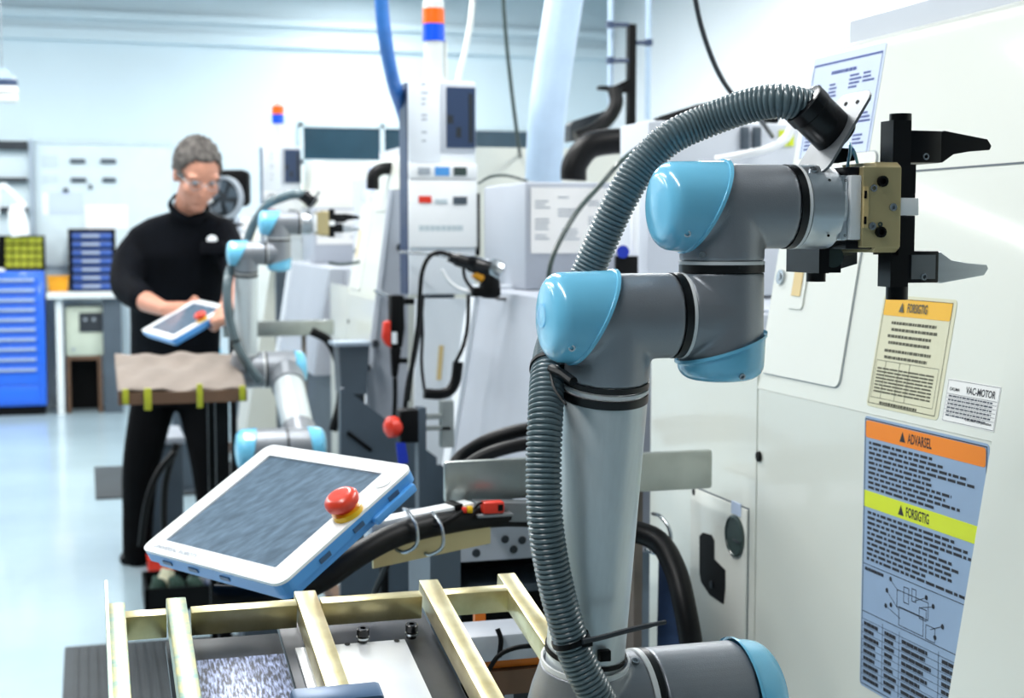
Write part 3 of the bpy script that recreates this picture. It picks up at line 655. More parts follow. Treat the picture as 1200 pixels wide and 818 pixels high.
# ---- stickers
rnd = random.Random(3)
def tri_mark(g, o, u, v, h):
    u, v = V(u), V(v); g.add([V(o), V(o) + u * h, V(o) + u * h / 2 + v * h], [(0, 1, 2)])
def words(parent, m, *items):
    for it in items:
        t = G(); text_geo(t, *it); build('lettering', t, m, parent, smooth=False, recalc=False)
def sticker1():
    y0, y1, z0, z1 = 1.638, 1.476, 1.163, 1.304; W = y0 - y1; H = (z1 - z0) * 1.0135
    TLp = lambda du, dv, h: PS(y0, z1, h) + uS * du - vS * dv
    s = build('caution_sticker', G().prism(rrect(TLp(0, H, 0), uS, vS, W, H, .006), nS * .0005), 'sticker_cream', la, smooth=False, label='cream caution sticker with amber FORSIGTIG header')
    build('sticker_header', G().prism(rrect(TLp(.005, .026, .0006), uS, vS, W - .013, .022, .003), nS * .0002), 'sticker_amber', s, smooth=False)
    words(s, 'ink_olive', ('FORSIGTIG', TLp(.060, .0205, .0016), uS, vS, .0115, .044))
    t = G(); tri_mark(t, TLp(.041, .0205, .0016), uS, vS, .012); build('warning_triangle', t, 'ink_olive', s, smooth=False, recalc=False)
    q = G(); frame_lines(q, TLp(.004, .004, .0008), uS, vS, W - .011, H - .008, .0009)
    for k, (w_, i_) in enumerate(((.100, .028), (.102, .03), (.098, .024), (.092, .028), (.104, .022), (.096, .024))):
        fine_lines(q, TLp(i_, .031 + k * .0083 + (.002 if k > 3 else 0), .0008), uS, vS, w_, .0072, 1, rnd, .5, False)
    frame_lines(q, TLp(.008, .083, .0008), uS, vS, W - .022, .048, .0006)
    for k in range(8): fine_lines(q, TLp(.012, .091 + k * .0042, .0008), uS, vS, W - .034, .0042, 1, rnd, .5, False, .06, .2)
    for x in (.03, .062, .085): q.obox(TLp(x, .131, .0008), uS * .0006, vS * .048, nS * .0001)
    fine_lines(q, TLp(.03, .133, .0008), uS, vS, .085, .006, 1, rnd, .55, False)
    build('fine_print', q, 'ink_olive', s, smooth=False, kind='stuff', recalc=False)
sticker1()
def sticker2():
    y0, y1, z0, z1 = 1.468, 1.3665, 1.164, 1.2135; W = y0 - y1; H = (z1 - z0) * 1.0135
    TLp = lambda du, dv, h: PS(y0, z1, h) + uS * du - vS * dv
    s = build('rating_plate', G().prism(rrect(TLp(0, H, 0), uS, vS, W, H, .001), nS * .0004), 'sticker_white', la, smooth=False, label='white VAC-MOTOR rating plate')
    words(s, 'ink', ('VAC-MOTOR', TLp(.038, .0145, .0007), uS, vS, .0085, .056), ('OKUMA', TLp(.006, .0135, .0007), uS, vS, .004, .020), ('OKUMA Corporation', TLp(.045, .0455, .0007), uS, vS, .0042, .050))
    q = G(); frame_lines(q, TLp(.001, .001, .0006), uS, vS, W - .002, H - .002, .0005)
    for k in range(6):
        q.obox(TLp(.003, .0175 + k * .0045, .0006), uS * (W - .006), vS * .0004, nS * .0001)
        fine_lines(q, TLp(.006, .0175 + k * .0045, .0006), uS, vS, W - .016, .0042, 1, rnd, .45, k == 5, .03, .1)
    build('fine_print', q, 'label_text_dark', s, smooth=False, kind='stuff', recalc=False)
sticker2()
def sticker3():
    y0, y1, z0, z1 = 1.638, 1.371, .800, 1.150; W = y0 - y1; H = z1 - z0; x = XA
    P = lambda du, dv, h: V((x - h, y0 - du, z1 - dv)); u, v, n = -Y_, Z_, -X_
    s = build('warning_sticker', G().prism(rrect(P(0, H, 0), u, v, W, H, .006), n * .0005), 'sticker_blue', la, smooth=False, label='tall blue warning sticker with orange and yellow bands')
    build('sticker_header', G().prism(rrect(P(.004, .027, .0006), u, v, W - .010, .022, .004), n * .0002), 'sticker_orange', s, smooth=False)
    build('sticker_band', G().prism(rrect(P(.002, .116, .0006), u, v, W - .002, .021, .0005), n * .0002), 'yellow_lime', s, smooth=False)
    words(s, 'ink', ('ADVARSEL', P(.102, .022, .001), u, v, .0125, .052), ('FORSIGTIG', P(.102, .112, .001), u, v, .0125, .050))
    for dv in (.022, .112): t = G(); tri_mark(t, P(.084, dv, .001), u, v, .013); build('warning_triangle', t, 'ink', s, smooth=False, recalc=False)
    q = G(); frame_lines(q, P(.0025, .003, .0008), u, v, W - .006, H - .006, .0012)
    fine_lines(q, P(.012, .030, .0008), u, v, W - .03, .063, 10, rnd, .55)
    fine_lines(q, P(.012, .119, .0008), u, v, W - .03, .066, 10, rnd, .55)
    for dv in (.190, .252): q.obox(P(.004, dv, .0008), u * (W - .01), v * .0008, n * .0001)
    fine_lines(q, P(.008, .192, .0008), u, v, .045, .007, 1, rnd, .6, False)
    # machine diagram with numbered balloons and leaders
    for (a, b, c_, d_) in ((.085, .205, .07, .022), (.09, .225, .055, .024), (.10, .198, .012, .02), (.118, .196, .010, .016), (.135, .215, .016, .014), (.15, .232, .02, .018)):
        frame_lines(q, P(a, b, .0008), u, v, c_, d_, .0009)
    for (a, b) in ((.07, .196), (.062, .212), (.060, .232), (.072, .228), (.15, .2), (.165, .207), (.185, .226), (.17, .243)):
        q.prism([P(a + .0032 * math.cos(k * .785), b + .0032 * math.sin(k * .785), .0008) for k in range(8)], n * .0001)
    for (a, b, c_, d_) in ((.072, .198, .088, .207), (.064, .214, .09, .23), (.064, .233, .094, .24), (.148, .201, .125, .21), (.163, .208, .135, .216), (.182, .227, .16, .236)):
        p0, p1 = P(a, b, .0008), P(c_, d_, .0008); e = (p1 - p0).normalized().cross(n) * .0004; q.quad(p0 - e, p1 - e, p1 + e, p0 + e)
    for k in range(9):
        q.obox(P(.004, .262 + k * .009, .0008), u * (W - .01), v * .0005, n * .0001)
        for (a, w_) in ((.008, .04), (.058, .03), (.098, .075), (.185, .06)): fine_lines(q, P(a, .2625 + k * .009, .0008), u, v, w_, .0088, 1, rnd, .55, True, .1, .3)
    for a in (.053, .092, .178): q.obox(P(a, .340, .0008), u * .0006, v * .083, n * .0001)
    build('fine_print', q, 'ink', s, smooth=False, kind='stuff', recalc=False)
sticker3()
def sheet():
    y0, y1, z0, z1 = 1.937, 1.737, 1.30, 1.636; W = y0 - y1; H = (z1 - z0) * 1.0135
    TLp = lambda du, dv, h: PS(y0, z1, h) + uS * du - vS * dv
    s = build('chart_sheet', G().prism(rrect(TLp(0, H, 0), uS, vS, W, H, .002), nS * .0005), 'sticker_sheet', la, smooth=False, label='pale blue printed chart sheet')
    q = G(); frame_lines(q, TLp(.005, .012, .0008), uS, vS, W - .01, H - .02, .0014)
    q.obox(TLp(.005, .014, .0008), uS * (W - .01), vS * .003, nS * .0001)
    fine_lines(q, TLp(.06, .024, .0008), uS, vS, .07, .007, 1, rnd, .7, False)
    for (a, b, w_, r_) in ((.012, .04, .028, 4), (.012, .07, .028, 3), (.06, .042, .024, 4), (.115, .034, .034, 4), (.152, .034, .034, 3), (.15, .062, .04, 4), (.15, .09, .04, 3), (.15, .12, .034, 3), (.15, .15, .034, 4), (.012, .11, .026, 5), (.012, .16, .026, 6), (.14, .20, .04, 5), (.02, .22, .05, 6)):
        fine_lines(q, TLp(a, b, .0008), uS, vS, w_, .0055 * r_, r_, rnd, .55)
    for k in range(14):
        a, b = rnd.uniform(.04, .13), rnd.uniform(.07, .2); p0, p1 = TLp(a, b, .0008), TLp(a + rnd.uniform(-.04, .04), b + rnd.uniform(-.04, .04), .0008)
        e = (p1 - p0).normalized().cross(nS) * .0005; q.quad(p0 - e, p1 - e, p1 + e, p0 + e)
    build('fine_print', q, 'ink_blue', s, smooth=False, kind='stuff', recalc=False)
sheet()
# ---- lower access panel with cut-out, gauge and tag
n = -X_
lp = build('access_panel', G().box((XA - .004, 1.972, .715), (XA, 2.182, .9665)), 'cream_door', la, bevel=.001)
build('panel_gap', G().box((XA - .0006, 1.970, .7125), (XA, 2.1845, .969)), 'slate', la, smooth=False)
q = [(820, 628), (824, 624), (834, 627), (837, 633), (837, 655), (850, 668), (850, 690), (848, 708), (832, 697), (822, 682), (820, 672)]
build('latch_cutout', G().prism([onx(a, b, XA - .0042) for a, b in q], n * .0008), 'black', lp, smooth=False)
build('latch_lock', G().lathe(onx(834, 685, XA - .005), n, [(0, .006), (.002, .006), (.002, .003)], 14), 'slate_dark', lp)
p = onx(862, 628, XA - .004)
gq = build('gauge', G().lathe(p, n, [(0, .032), (.004, .032), (.005, .029), (.003, .028)], 32), 'gauge', lp)
build('gauge_needle', G().cbox(p + V((-.0045, -.012, -.006)), X_ * .001, Y_ * .026, Z_ * .002), 'slate_dark', gq, smooth=False)
p = onx(863, 596, XA - .004); build('name_tag', G().cbox(p + n * .0005, X_ * .0008, Y_ * .034, Z_ * .02), 'paper_blue', lp, smooth=False)
for a, b in ((890, 535), (815, 576), (813, 727)):
    build('panel_bolt', G().lathe(onx(a, b, XA - .0005), n, [(0, .008), (.003, .008), (.004, .005)], 16), 'black', la)
for a, b in ((806, 732),): pass
# ---- middle of the machine: sloped sliding door, bed, rear cabinets
build('sliding_door', G().prism([(sS(.80) + .0, 2.45, .80), (sS(1.24), 2.45, 1.24), (1.40, 2.45, 1.24), (1.40, 2.45, .80)], (0, 1.13, 0)), 'machine_grey', la, smooth=False)
build('door_edge', G().prism([(sS(.80) - .012, 3.58, .78), (sS(1.25) - .012, 3.58, 1.25), (1.40, 3.58, 1.25), (1.40, 3.58, .78)], (0, .07, 0)), 'machine_white', la, smooth=False)
build('bed', G().box((1.0, 2.3705, 0), (2.3, 3.60, .79)), 'slate', la, smooth=False)
a = ony(615, 213, 3.47); rc = build('rear_cabinet', G().box((a.x, 3.47, 1.2405), (2.1, 3.86, a.z)), 'machine_grey', la, bevel=.008)
a, b = ony(622, 297, 3.469), ony(760, 221, 3.469)
ls = build('data_sheet', G().box((a.x, 3.466, a.z), (b.x, 3.4698, b.z)), 'sticker_white', rc, smooth=False)
q = G(); o = V((a.x, 3.4655, b.z))
for (du, dv, w_, r_) in ((.01, .03, .04, 3), (.01, .075, .04, 4), (.01, .115, .04, 2), (.07, .02, .05, 1), (.07, .05, .06, 3), (.08, .10, .06, 4), (.15, .03, .05, 2), (.15, .07, .06, 3), (.16, .12, .05, 2), (.22, .05, .05, 5)):
    fine_lines(q, o + X_ * du - Z_ * dv, X_, Z_, w_, .008 * r_, r_, rnd, .5)
build('fine_print', q, 'ink_grey', ls, smooth=False, kind='stuff', recalc=False)
a = ony(760, 141, 3.0); tc = build('tool_cabinet', G().box((a.x, 3.0, 1.2405), (2.3, 3.18, a.z)), 'machine_pale', la, bevel=.006)
for px in (872, 886):
    p = ony(px, 162, 2.999); build('hinge', G().cbox(p, X_ * .018, Y_ * .02, Z_ * .05), 'slate', tc, bevel=.003)
p = ony(777, 152, 2.999); build('bolt', G().lathe(p, -Y_, [(0, .006), (.004, .005)], 12), 'slate', tc)
for px, w_ in ((918, .022), (927, .012)):
    p = ony(px, 162, 2.999); build('yellow_tag', G().cbox(p, X_ * w_, Y_ * .004, Z_ * .035), 'yellow_lime', tc, smooth=False)
build('bed_cover', G().box((1.02, 2.38, .7905), (2.3, 3.44, 1.235)), 'machine_grey', la, smooth=False)
SKIP = ('caution_sticker', 'rating_plate', 'warning_sticker')
lb = copy_tree(la, (0, 3.5, 0), skip=SKIP); tag(lb, 'cream lathe standing behind the white control box with blue hose', 'lathe', 'cream lathes in a row')
lc = copy_tree(la, (0, 7.0, 0), skip=SKIP); tag(lc, 'cream lathe furthest along the row, nearest the back wall', 'lathe', 'cream lathes in a row')
# ================================================================== control boxes with signal towers
def control_box():
    Yc = 4.10; P = lambda x, y, d=0: ony(x, y, Yc) - Y_ * d
    a, b = P(480, 345), P(557, 95)
    t = thing('control_box', V(((a.x + b.x) / 2, Yc + .1, 0)), 'white control box with dark window under an orange and blue signal tower', 'control panel', 'lathe control boxes with signal towers')
    x0, x1 = a.x, b.x; Z = lambda py: P(520, py).z; XX = lambda px: P(px, 220).x
    build('housing', G().box((x0, Yc, Z(345)), (x1, Yc + .11, Z(95))), 'machine_white', t, bevel=.004)
    build('side_cover', G().box((x0 - .004, Yc + .012, Z(345)), (x0 - .0005, Yc + .11, Z(97))), 'navy', t, smooth=False)
    build('top_panel', G().box((x0, Yc - .004, Z(190)), (XX(516), Yc - .0002, Z(96))), 'machine_white', t, bevel=.001)
    build('window_surround', G().box((XX(517), Yc - .004, Z(178)), (x1, Yc - .0002, Z(97))), 'machine_pale', t, bevel=.001)
    wn = build('dark_window', G().box((XX(523), Yc - .007, Z(173)), (x1 - .002, Yc - .0042, Z(102))), 'navy', t, smooth=False)
    for (px, py, w_, h_) in ((527, 140, 8, 10), (537, 155, 6, 12), (551, 138, 5, 58)):
        build('window_detail', G().box((XX(px) - w_ * .0012, Yc - .0085, Z(py + h_ / 2)), (XX(px) + w_ * .0012, Yc - .0072, Z(py - h_ / 2))), 'slate_dark', wn, smooth=False)
    build('button_shelf', G().box((x0 - .002, Yc - .012, Z(210)), (x1 + .002, Yc - .0002, Z(192))), 'white_plastic', t, bevel=.002)
    build('button_shelf', G().box((x0 - .002, Yc - .010, Z(290)), (x1 + .002, Yc - .0002, Z(211))), 'white_plastic', t, bevel=.002)
    for px, py, m, w_, h_ in ((496, 201, 'ink_grey', 14, 8), (517, 201, 'pendant_blue', 17, 10), (538, 201, 'gauge', 15, 10), (497, 234, 'red', 15, 8), (516, 236, 'ink_pale', 14, 5), (538, 235, 'slate', 16, 9)):
        e = .013 if py < 210 else .011
        build('key', G().box((XX(px - w_ / 2), Yc - e - .002, Z(py + h_ / 2)), (XX(px + w_ / 2), Yc - e + .0008, Z(py - h_ / 2))), m, t, smooth=False)
    q = G()
    for py in (100, 110, 117, 123, 136, 141, 156, 166): fine_lines(q, (XX(494), Yc - .0045, Z(py - 2)), X_, Z_, .02, .008, 1, random.Random(py), .6, True, .3, .6)
    build('fine_print', q, 'ink_grey', t, smooth=False, kind='stuff', recalc=False)
    q = G(); fine_lines(q, (XX(490), Yc - .0105, Z(263)), X_, Z_, .13, .022, 1, random.Random(5), .7, False, .09, .12)
    build('raised_emblem', q, 'ink_pale', t, smooth=False, kind='stuff', recalc=False)
    build('cable_trunk', G().box((XX(558.5), Yc + .03, Z(300)), (XX(565.5), Yc + .09, Z(226))), 'black', t, smooth=False)
    build('post', G().box((XX(505), Yc + .03, 0), (XX(535), Yc + .09, Z(345))), 'slate', t, smooth=False)
    c = P(513.5, 95) + Y_ * .055
    st = build('signal_tower', G().lathe((c.x, c.y, Z(95)), Z_, [(0, .034), (.012, .034), (.012, .028), (Z(46) - Z(95), .028)], 28), 'lens_clear', t)
    build('signal_lens', G().lathe((c.x, c.y, Z(46) + .0005), Z_, [(0, .032), (Z(26) - Z(46), .032)], 28), 'blue_lens', st)
    build('signal_lens', G().lathe((c.x, c.y, Z(26) + .001), Z_, [(0, .032), (Z(8) - Z(26), .032)], 28), 'orange_lens', st)
    build('signal_cap', G().lathe((c.x, c.y, Z(8) + .0015), Z_, [(0, .031), (.02, .031), (.032, .02), (.034, .001)], 28), 'lens_clear', st)
    build('tower_rod', G().cyl((c.x + .036, c.y, Z(95)), (c.x + .036, c.y, Z(44)), .005, n=10), 'lens_clear', st)
    return t
c1_ = control_box(); c1_['label'] = 'white control box beside the blue hose, orange and blue signal tower on top'
c2_ = copy_tree(c1_, (0, 3.55, .02)); c2_['label'] = 'white control box behind the second robot arm, orange and blue signal tower'
# ================================================================== services overhead
def cable(name, pts, r, m, label, cat='cable', n=10, group=None):
    P_ = [ony(a, b, y) for a, b, y in pts]
    if pts[0][1] < 0: e_ = (P_[0] - P_[1]).normalized() * .12; P_ = [V((P_[0].x + e_.x, P_[0].y, 4.6)), V((P_[0].x + e_.x, P_[0].y, P_[0].z + .5 * (4.6 - P_[0].z))), P_[0] + e_] + P_    # runs up to the ceiling
    return tag(build(name, G().tube(spline(P_, 8), r, n), m), label, cat, group)
cable('air_hose', [(446, -60, 4.0), (447, 0, 4.0), (452, 50, 4.02), (461, 95, 4.10), (472, 130, 4.24), (483, 165, 4.30)], .020, 'blue_hose', 'thick blue hose hanging down behind the white control box', 'hose', 16)
cable('extraction_duct', [(668, -70, 4.0), (661, 0, 4.0), (650, 70, 4.0), (641, 140, 4.0), (637, 212, 4.02)], .054, 'duct', 'pale translucent extraction duct dropping behind the grey cabinet', 'duct', 24)
cable('hanging_cable', [(588, -60, 4.3), (590, 0, 4.3), (594, 55, 4.3), (600, 110, 4.3), (607, 165, 4.3), (610, 185, 4.42)], .006, 'gauge', 'thin dark cable hanging between signal tower and duct')
cable('hanging_cable', [(556, -40, 4.6), (552, 20, 4.6), (545, 60, 4.6), (537, 92, 4.6), (535, 120, 4.6)], .009, 'lens_clear', 'white cable hanging close beside the signal tower')
cable('hanging_cable', [(808, -60, 2.6), (815, 0, 2.6), (826, 45, 2.6), (842, 85, 2.6), (862, 115, 2.6), (890, 140, 2.7), (905, 160, 2.98)], .005, 'slate_dark', 'thin black cable hanging before the bright white wall')
cable('drain_hose', [(672, 211, 3.6), (674, 192, 3.6), (690, 172, 3.6), (715, 166, 3.6), (745, 165, 3.6)], .034, 'rubber', 'black elbow hose rising from the grey cabinet beside the duct', 'hose', 20)
cable('cabinet_hose', [(770, 146, 3.3), (800, 136, 3.3), (830, 128, 3.3), (870, 128, 3.3), (910, 140, 3.3)], .017, 'rubber', 'black hose lying on top of the pale tool cabinet', 'hose', 14)
cable('white_tube', [(838, 188, 2.97), (870, 182, 2.94), (900, 175, 2.92), (920, 163, 2.92), (928, 150, 2.92)], .010, 'white_plastic', 'white plastic tube curving across the pale tool cabinet', 'hose', 12)
cable('sensor_cable', [(775, 160, 2.985), (750, 172, 2.94), (727, 190, 2.9), (705, 215, 2.9), (675, 250, 2.9), (650, 295, 2.9), (643, 325, 2.9), (645, 338, 2.9)], .0055, 'gauge', 'grey sensor cable drooping before the data sheet', 'cable')
cable('sensor_cable', [(560, 215, 4.0), (575, 207, 4.0), (595, 206, 4.0), (618, 212, 4.0)], .004, 'gauge', 'thin cable arching off the top of the control box', 'cable')
cable('machine_hose', [(437, 222, 5.0), (438, 205, 5.0), (448, 198, 5.0), (465, 198, 5.0), (490, 200, 5.0)], .022, 'rubber', 'short black elbow hose left of the white control box', 'hose', 14)
cable('door_cable', [(582, 350, 3.35), (610, 351.5, 3.3), (640, 353, 3.2), (668, 353, 3.1)], .004, 'slate_dark', 'thin dark cable along the top of the sloped door', 'cable')
cable('bed_hose', [(530, 548, 2.5), (545, 532, 2.5), (575, 515, 2.48), (620, 503, 2.46), (680, 500, 2.44), (730, 500, 2.42)], .013, 'rubber', 'upper of two black hoses lying along the sloped door', 'hose', 12)
cable('bed_hose', [(536, 556, 2.44), (560, 538, 2.44), (590, 526, 2.43), (630, 519, 2.42), (690, 517, 2.40), (730, 517, 2.40)], .012, 'rubber', 'lower of two black hoses lying along the sloped door', 'hose', 12)
# pole with clamps carrying pipes
pb = thing('pipe_stand', V((ony(742, 150, 4.7).x, 4.7, 1.653)), 'black upright pole with clamps holding two thin pipes', 'stand')
build('pole', G().box((ony(737, 100, 4.7).x, 4.7, 1.653), ony(746, 28, 4.7) + Y_ * .03), 'black', pb, smooth=False)
for (a, b, c_) in ((715, 736, 29), (715, 736, 71), (746, 760, 50)):
    build('clamp', G().cyl(ony(a, c_, 4.7), ony(b, c_, 4.7), .008, n=10), 'navy', pb)
    build('clamp_jaw', G().cbox(ony(a if a < 730 else b, c_, 4.7), X_ * .022, Y_ * .022, Z_ * .022), 'navy', pb, smooth=False)
build('bracket', G().box(ony(703, 105, 4.7), ony(722, 101, 4.7) + Y_ * .03).prism([ony(712, 105, 4.7), ony(738, 92, 4.7), ony(738, 108, 4.7), ony(722, 110, 4.7)], Y_ * .03), 'black', pb, smooth=False)
for px in (715, 759): tag(build('service_pipe', G().cyl(ony(px, 140, 4.75), V((ony(px, 100, 4.75).x, 4.75, 4.6)), .010, n=12), 'duct'), 'thin pale pipe %s the black pole' % ('in the left jaw of' if px < 740 else 'in the right jaw of'), 'pipe')
cable('feed_hose', [(720, 104, 4.68), (722, 122, 4.66), (712, 140, 4.66), (695, 153, 4.66), (675, 162, 4.66)], .024, 'rubber', 'black hose bending down from the pole bracket', 'hose', 16)
fg = thing('feed_guide', ony(690, 155, 4.8), 'dark angled guide channel under the black pole bracket', 'bracket')
build('channel', G().prism([ony(668, 147, 4.8), ony(672, 142, 4.8), ony(715, 128, 4.8), ony(716, 138, 4.8), ony(690, 163, 4.8), ony(668, 166, 4.8)], Y_ * .06), 'slate_dark', fg, smooth=False)
build('channel_stay', G().box((ony(690, 150, 4.82).x, 4.81, 1.645), (ony(700, 150, 4.82).x, 4.84, ony(690, 160, 4.82).z)), 'slate_dark', fg, smooth=False)
# switch block on the cabinet edge
sb = thing('switch_block', ony(735, 300, 2.99), 'white and black switch block with blue knob beside the hose', 'switch')
build('switch_plate', G().box(ony(741, 298, 2.985), ony(749, 232, 2.985) + Y_ * .012), 'white_plastic', sb, bevel=.001)
build('switch_body', G().box(ony(722, 322, 2.985), ony(748, 300, 2.985) + Y_ * .012), 'black', sb, bevel=.001)
build('switch_knob', G().cyl(ony(730, 295, 2.985), ony(730, 295, 2.955), .014, n=18), 'royal_blue', sb)
# stainless chute in front of the lathe
a, b = ony(521, 586, 2.0), ony(836, 527, 2.0)
ch = thing('parts_chute', V(((a.x + b.x) / 2, 2.03, a.z)), 'stainless steel parts chute with worn rounded end', 'chute')
build('chute_face', G().box((a.x, 2.0, ony(680, 581, 2.0).z), (b.x, 2.012, ony(680, 534, 2.0).z)), 'stainless', ch, bevel=.005)
build('chute_floor', G().box((a.x + .07, 2.012, ony(680, 581, 2.0).z), (b.x, 2.16, ony(680, 581, 2.0).z + .006)), 'stainless', ch, smooth=False)
build('chute_stay', G().box((ony(752, 590, 2.0).x, 2.03, 0), (ony(762, 590, 2.0).x, 2.07, ony(680, 581, 2.0).z)), 'cloth_brown', ch, smooth=False)
ch2 = copy_tree(ch, (0, 3.5, 0)); ch2['label'] = 'stainless steel parts chute behind the second robot arm'
# dark cabinet under the chute
x0, x1 = ony(540, 650, 2.2).x, .84; Zp = lambda py: ony(600, py, 2.2).z
sc_ = thing('base_cabinet', V(((x0 + x1) / 2, 2.3, 0)), 'grey steel cabinet with black opening under the stainless chute', 'cabinet')
build('cabinet_top', G().box((x0, 2.2, Zp(655)), (x1, 2.36, Zp(612))), 'machine_grey', sc_, smooth=False)
for px, py in ((570, 633), (592, 632), (612, 633), (558, 648), (602, 644)): build('bolt_hole', G().lathe(ony(px, py, 2.2), -Y_, [(0, .007), (.002, .006)], 12), 'slate_dark', sc_)
build('cabinet_side', G().box((x0 - .05, 2.2, 0), (x0 - .0005, 2.36, Zp(612))), 'slate', sc_, smooth=False)
build('cabinet_shelf', G().box((x0, 2.2, Zp(694)), (x1, 2.36, Zp(686))), 'slate', sc_, smooth=False)
build('cabinet_back', G().box((x0, 2.34, 0), (x1, 2.36, Zp(655) - .001)), 'black', sc_, smooth=False)
tag(build('guard_wedge', G().prism([onx(772, 635, .835), onx(800, 745, .835), onx(770, 745, .835)], X_ * .012).box(onx(770, 746, .835) - Z_ * .6, onx(800, 744, .835) + X_ * .012), 'navy', smooth=False), 'dark navy wedge guard between robot tube and black cable', 'guard')
# ================================================================== hanging tools in front of the control box
Ya = 3.3; P = lambda x, y, d=0: ony(x, y, Ya) - Y_ * d
ag = thing('air_gun', P(555, 350), 'black and chrome air gun with orange trigger hanging under the control box', 'air gun')
build('gun_body', G().tube(spline([P(526, 301), P(535, 304), P(552, 309), P(570, 315), P(580, 319)], 5), .022, 14, lambda i: (.012, .016, .020, .021, .022)[min(4, i // 5)]), 'black_gloss', ag)
build('gun_head', G().lathe(P(572, 312), (P(590, 322) - P(572, 312)), [(0, .022), (.012, .026), (.03, .026), (.036, .018)], 20), 'steel', ag)
build('gun_nose', G().lathe(P(575, 322), P(573, 350) - P(575, 322), [(0, .02), (.03, .026), (.05, .024), (.056, .016)], 18), 'black', ag)
build('grip_block', G().cbox(P(568, 342), X_ * .07, Y_ * .04, Z_ * .022), 'black', ag, bevel=.005)
build('trigger', G().tube(spline([P(556, 320), P(562, 324), P(571, 329)], 4), .012, 10), 'orange_bin', ag)
build('trigger_guard', G().tube(spline([P(543, 312), P(545, 326), P(553, 337), P(566, 340)], 6), .004, 8), 'black', ag)
build('lever', G().tube(spline([P(518, 316), P(524, 327), P(535, 337), P(552, 343), P(560, 345)], 6), .005, 8), 'white_plastic', ag)
build('gun_rim', G().tube(spline([P(540, 299), P(560, 303), P(582, 309)], 5), .004, 8), 'steel', ag)
build('gun_lead', G().tube(spline([P(528, 299), P(515, 296), P(503, 301), P(495, 318), P(492, 345), P(490, 380), P(484, 420), P(478, 470)], 8), .0055, 8), 'rubber', ag)
build('gun_hook', G().tube([P(550, 306), P(550, 300) + Y_ * .4, P(550, 300) + Y_ * .79], .004, 8), 'steel', ag)
cable('hose_lead', [(495, 345, 3.4), (492, 380, 3.4), (485, 420, 3.4), (478, 450, 3.4), (474, 485, 3.4)], .006, 'rubber', 'black lead hanging left of the pale inner wall')
cable('hose_lead', [(494, 355, 3.45), (495, 390, 3.45), (494, 425, 3.45), (497, 455, 3.45), (499, 462, 3.45)], .004, 'rubber', 'thin black lead meeting the curved black spout')
cable('hose_lead', [(549, 345, 3.4), (548, 380, 3.4), (543, 405, 3.4), (534, 425, 3.4)], .005, 'rubber', 'thin black lead running down to the spout')
cable('coolant_spout', [(497, 461, 3.4), (515, 462, 3.4), (527, 458, 3.4), (534, 446, 3.4), (537, 424, 3.4)], .013, 'rubber', 'curved black coolant spout before the pale inner wall', 'hose', 14)
# pale inner wall beside the sloped door and slim leaning side panel
iw = thing('splash_wall', V((1.05, 3.9, 0)), 'pale splash wall between control box and sloped door', 'panel')
build('wall_sheet', G().prism([ony(487, 350, 3.86), ony(557, 350, 3.86), ony(535, 545, 3.86), ony(485, 545, 3.86)], Y_ * .01), 'machine_white', iw, smooth=False)
build('wall_foot', G().box((ony(487, 545, 3.86).x, 3.86, 0), (ony(535, 545, 3.86).x, 3.87, ony(500, 545, 3.86).z)), 'slate', iw, smooth=False)
build('yellow_strip', G().prism([ony(515, 405, 3.855), ony(520, 405, 3.855), ony(517, 445, 3.855), ony(512, 445, 3.855)], Y_ * .004), 'beige_handle', iw, smooth=False)
lp_ = thing('leaning_panel', V((.9, 4.33, 0)), 'grey leaning side panel left of the hanging black grinder', 'panel')
build('panel_sheet', G().prism([ony(456, 222, 4.33), ony(478, 222, 4.33), ony(478, 545, 4.33), ony(428, 545, 4.33), ony(431, 430, 4.33)], Y_ * .015), 'machine_grey', lp_, smooth=False)
build('panel_flange', G().prism([ony(456, 222, 4.32), ony(460, 222, 4.32), ony(437, 432, 4.32), ony(430, 432, 4.32)], Y_ * .008), 'machine_pale', lp_, smooth=False)
build('panel_foot', G().box((ony(430, 545, 4.33).x, 4.33, 0), (ony(478, 545, 4.33).x, 4.345, ony(450, 544, 4.33).z)), 'machine_grey', lp_, smooth=False)
for px, py in ((469, 290), (473, 316), (440, 403), (430, 431)): build('knob', G().cyl(ony(px, py, 4.32), ony(px, py, 4.28), .012, n=12), 'slate_dark', lp_)
gr = thing('hand_grinder', ony(463, 470, 4.0), 'black hand grinder with orange-red switch hanging on the grey panel', 'power tool')
Pg = lambda x, y: ony(x, y, 4.0)
build('tool_body', G().prism([Pg(458, 346), Pg(474, 346), Pg(475, 385), Pg(472, 408), Pg(459, 408)], Y_ * .05), 'black', gr, bevel=.006)
build('tool_neck', G().prism([Pg(459, 408), Pg(471, 408), Pg(466, 443), Pg(461, 443)], Y_ * .03), 'black', gr, bevel=.004)
build('tool_arm', G().box(Pg(474, 357), Pg(490, 350) + Y_ * .03).box(Pg(466, 426), Pg(478, 420) + Y_ * .03), 'black', gr, smooth=False)
build('switch', G().prism([Pg(451, 378), Pg(458, 376), Pg(458, 408), Pg(453, 404), Pg(449, 396)], Y_ * .03), 'red', gr, bevel=.002)
build('label', G().box(Pg(459, 403) - Y_ * .003, Pg(465, 389)), 'paper', gr, smooth=False)
build('tool_lead', G().tube(spline([Pg(463, 443), Pg(463, 470), Pg(461, 500), Pg(458, 530)], 6), .007, 8), 'rubber', gr)
build('tool_hook', G().tube([Pg(466, 350) + Y_ * .05, Pg(466, 346) + Y_ * .325], .005, 8), 'steel', gr)
es = thing('valve_switch', ony(478, 520, 3.2), 'black switch box with round red knob and blue tag', 'switch')
Pv = lambda x, y: ony(x, y, 3.2)
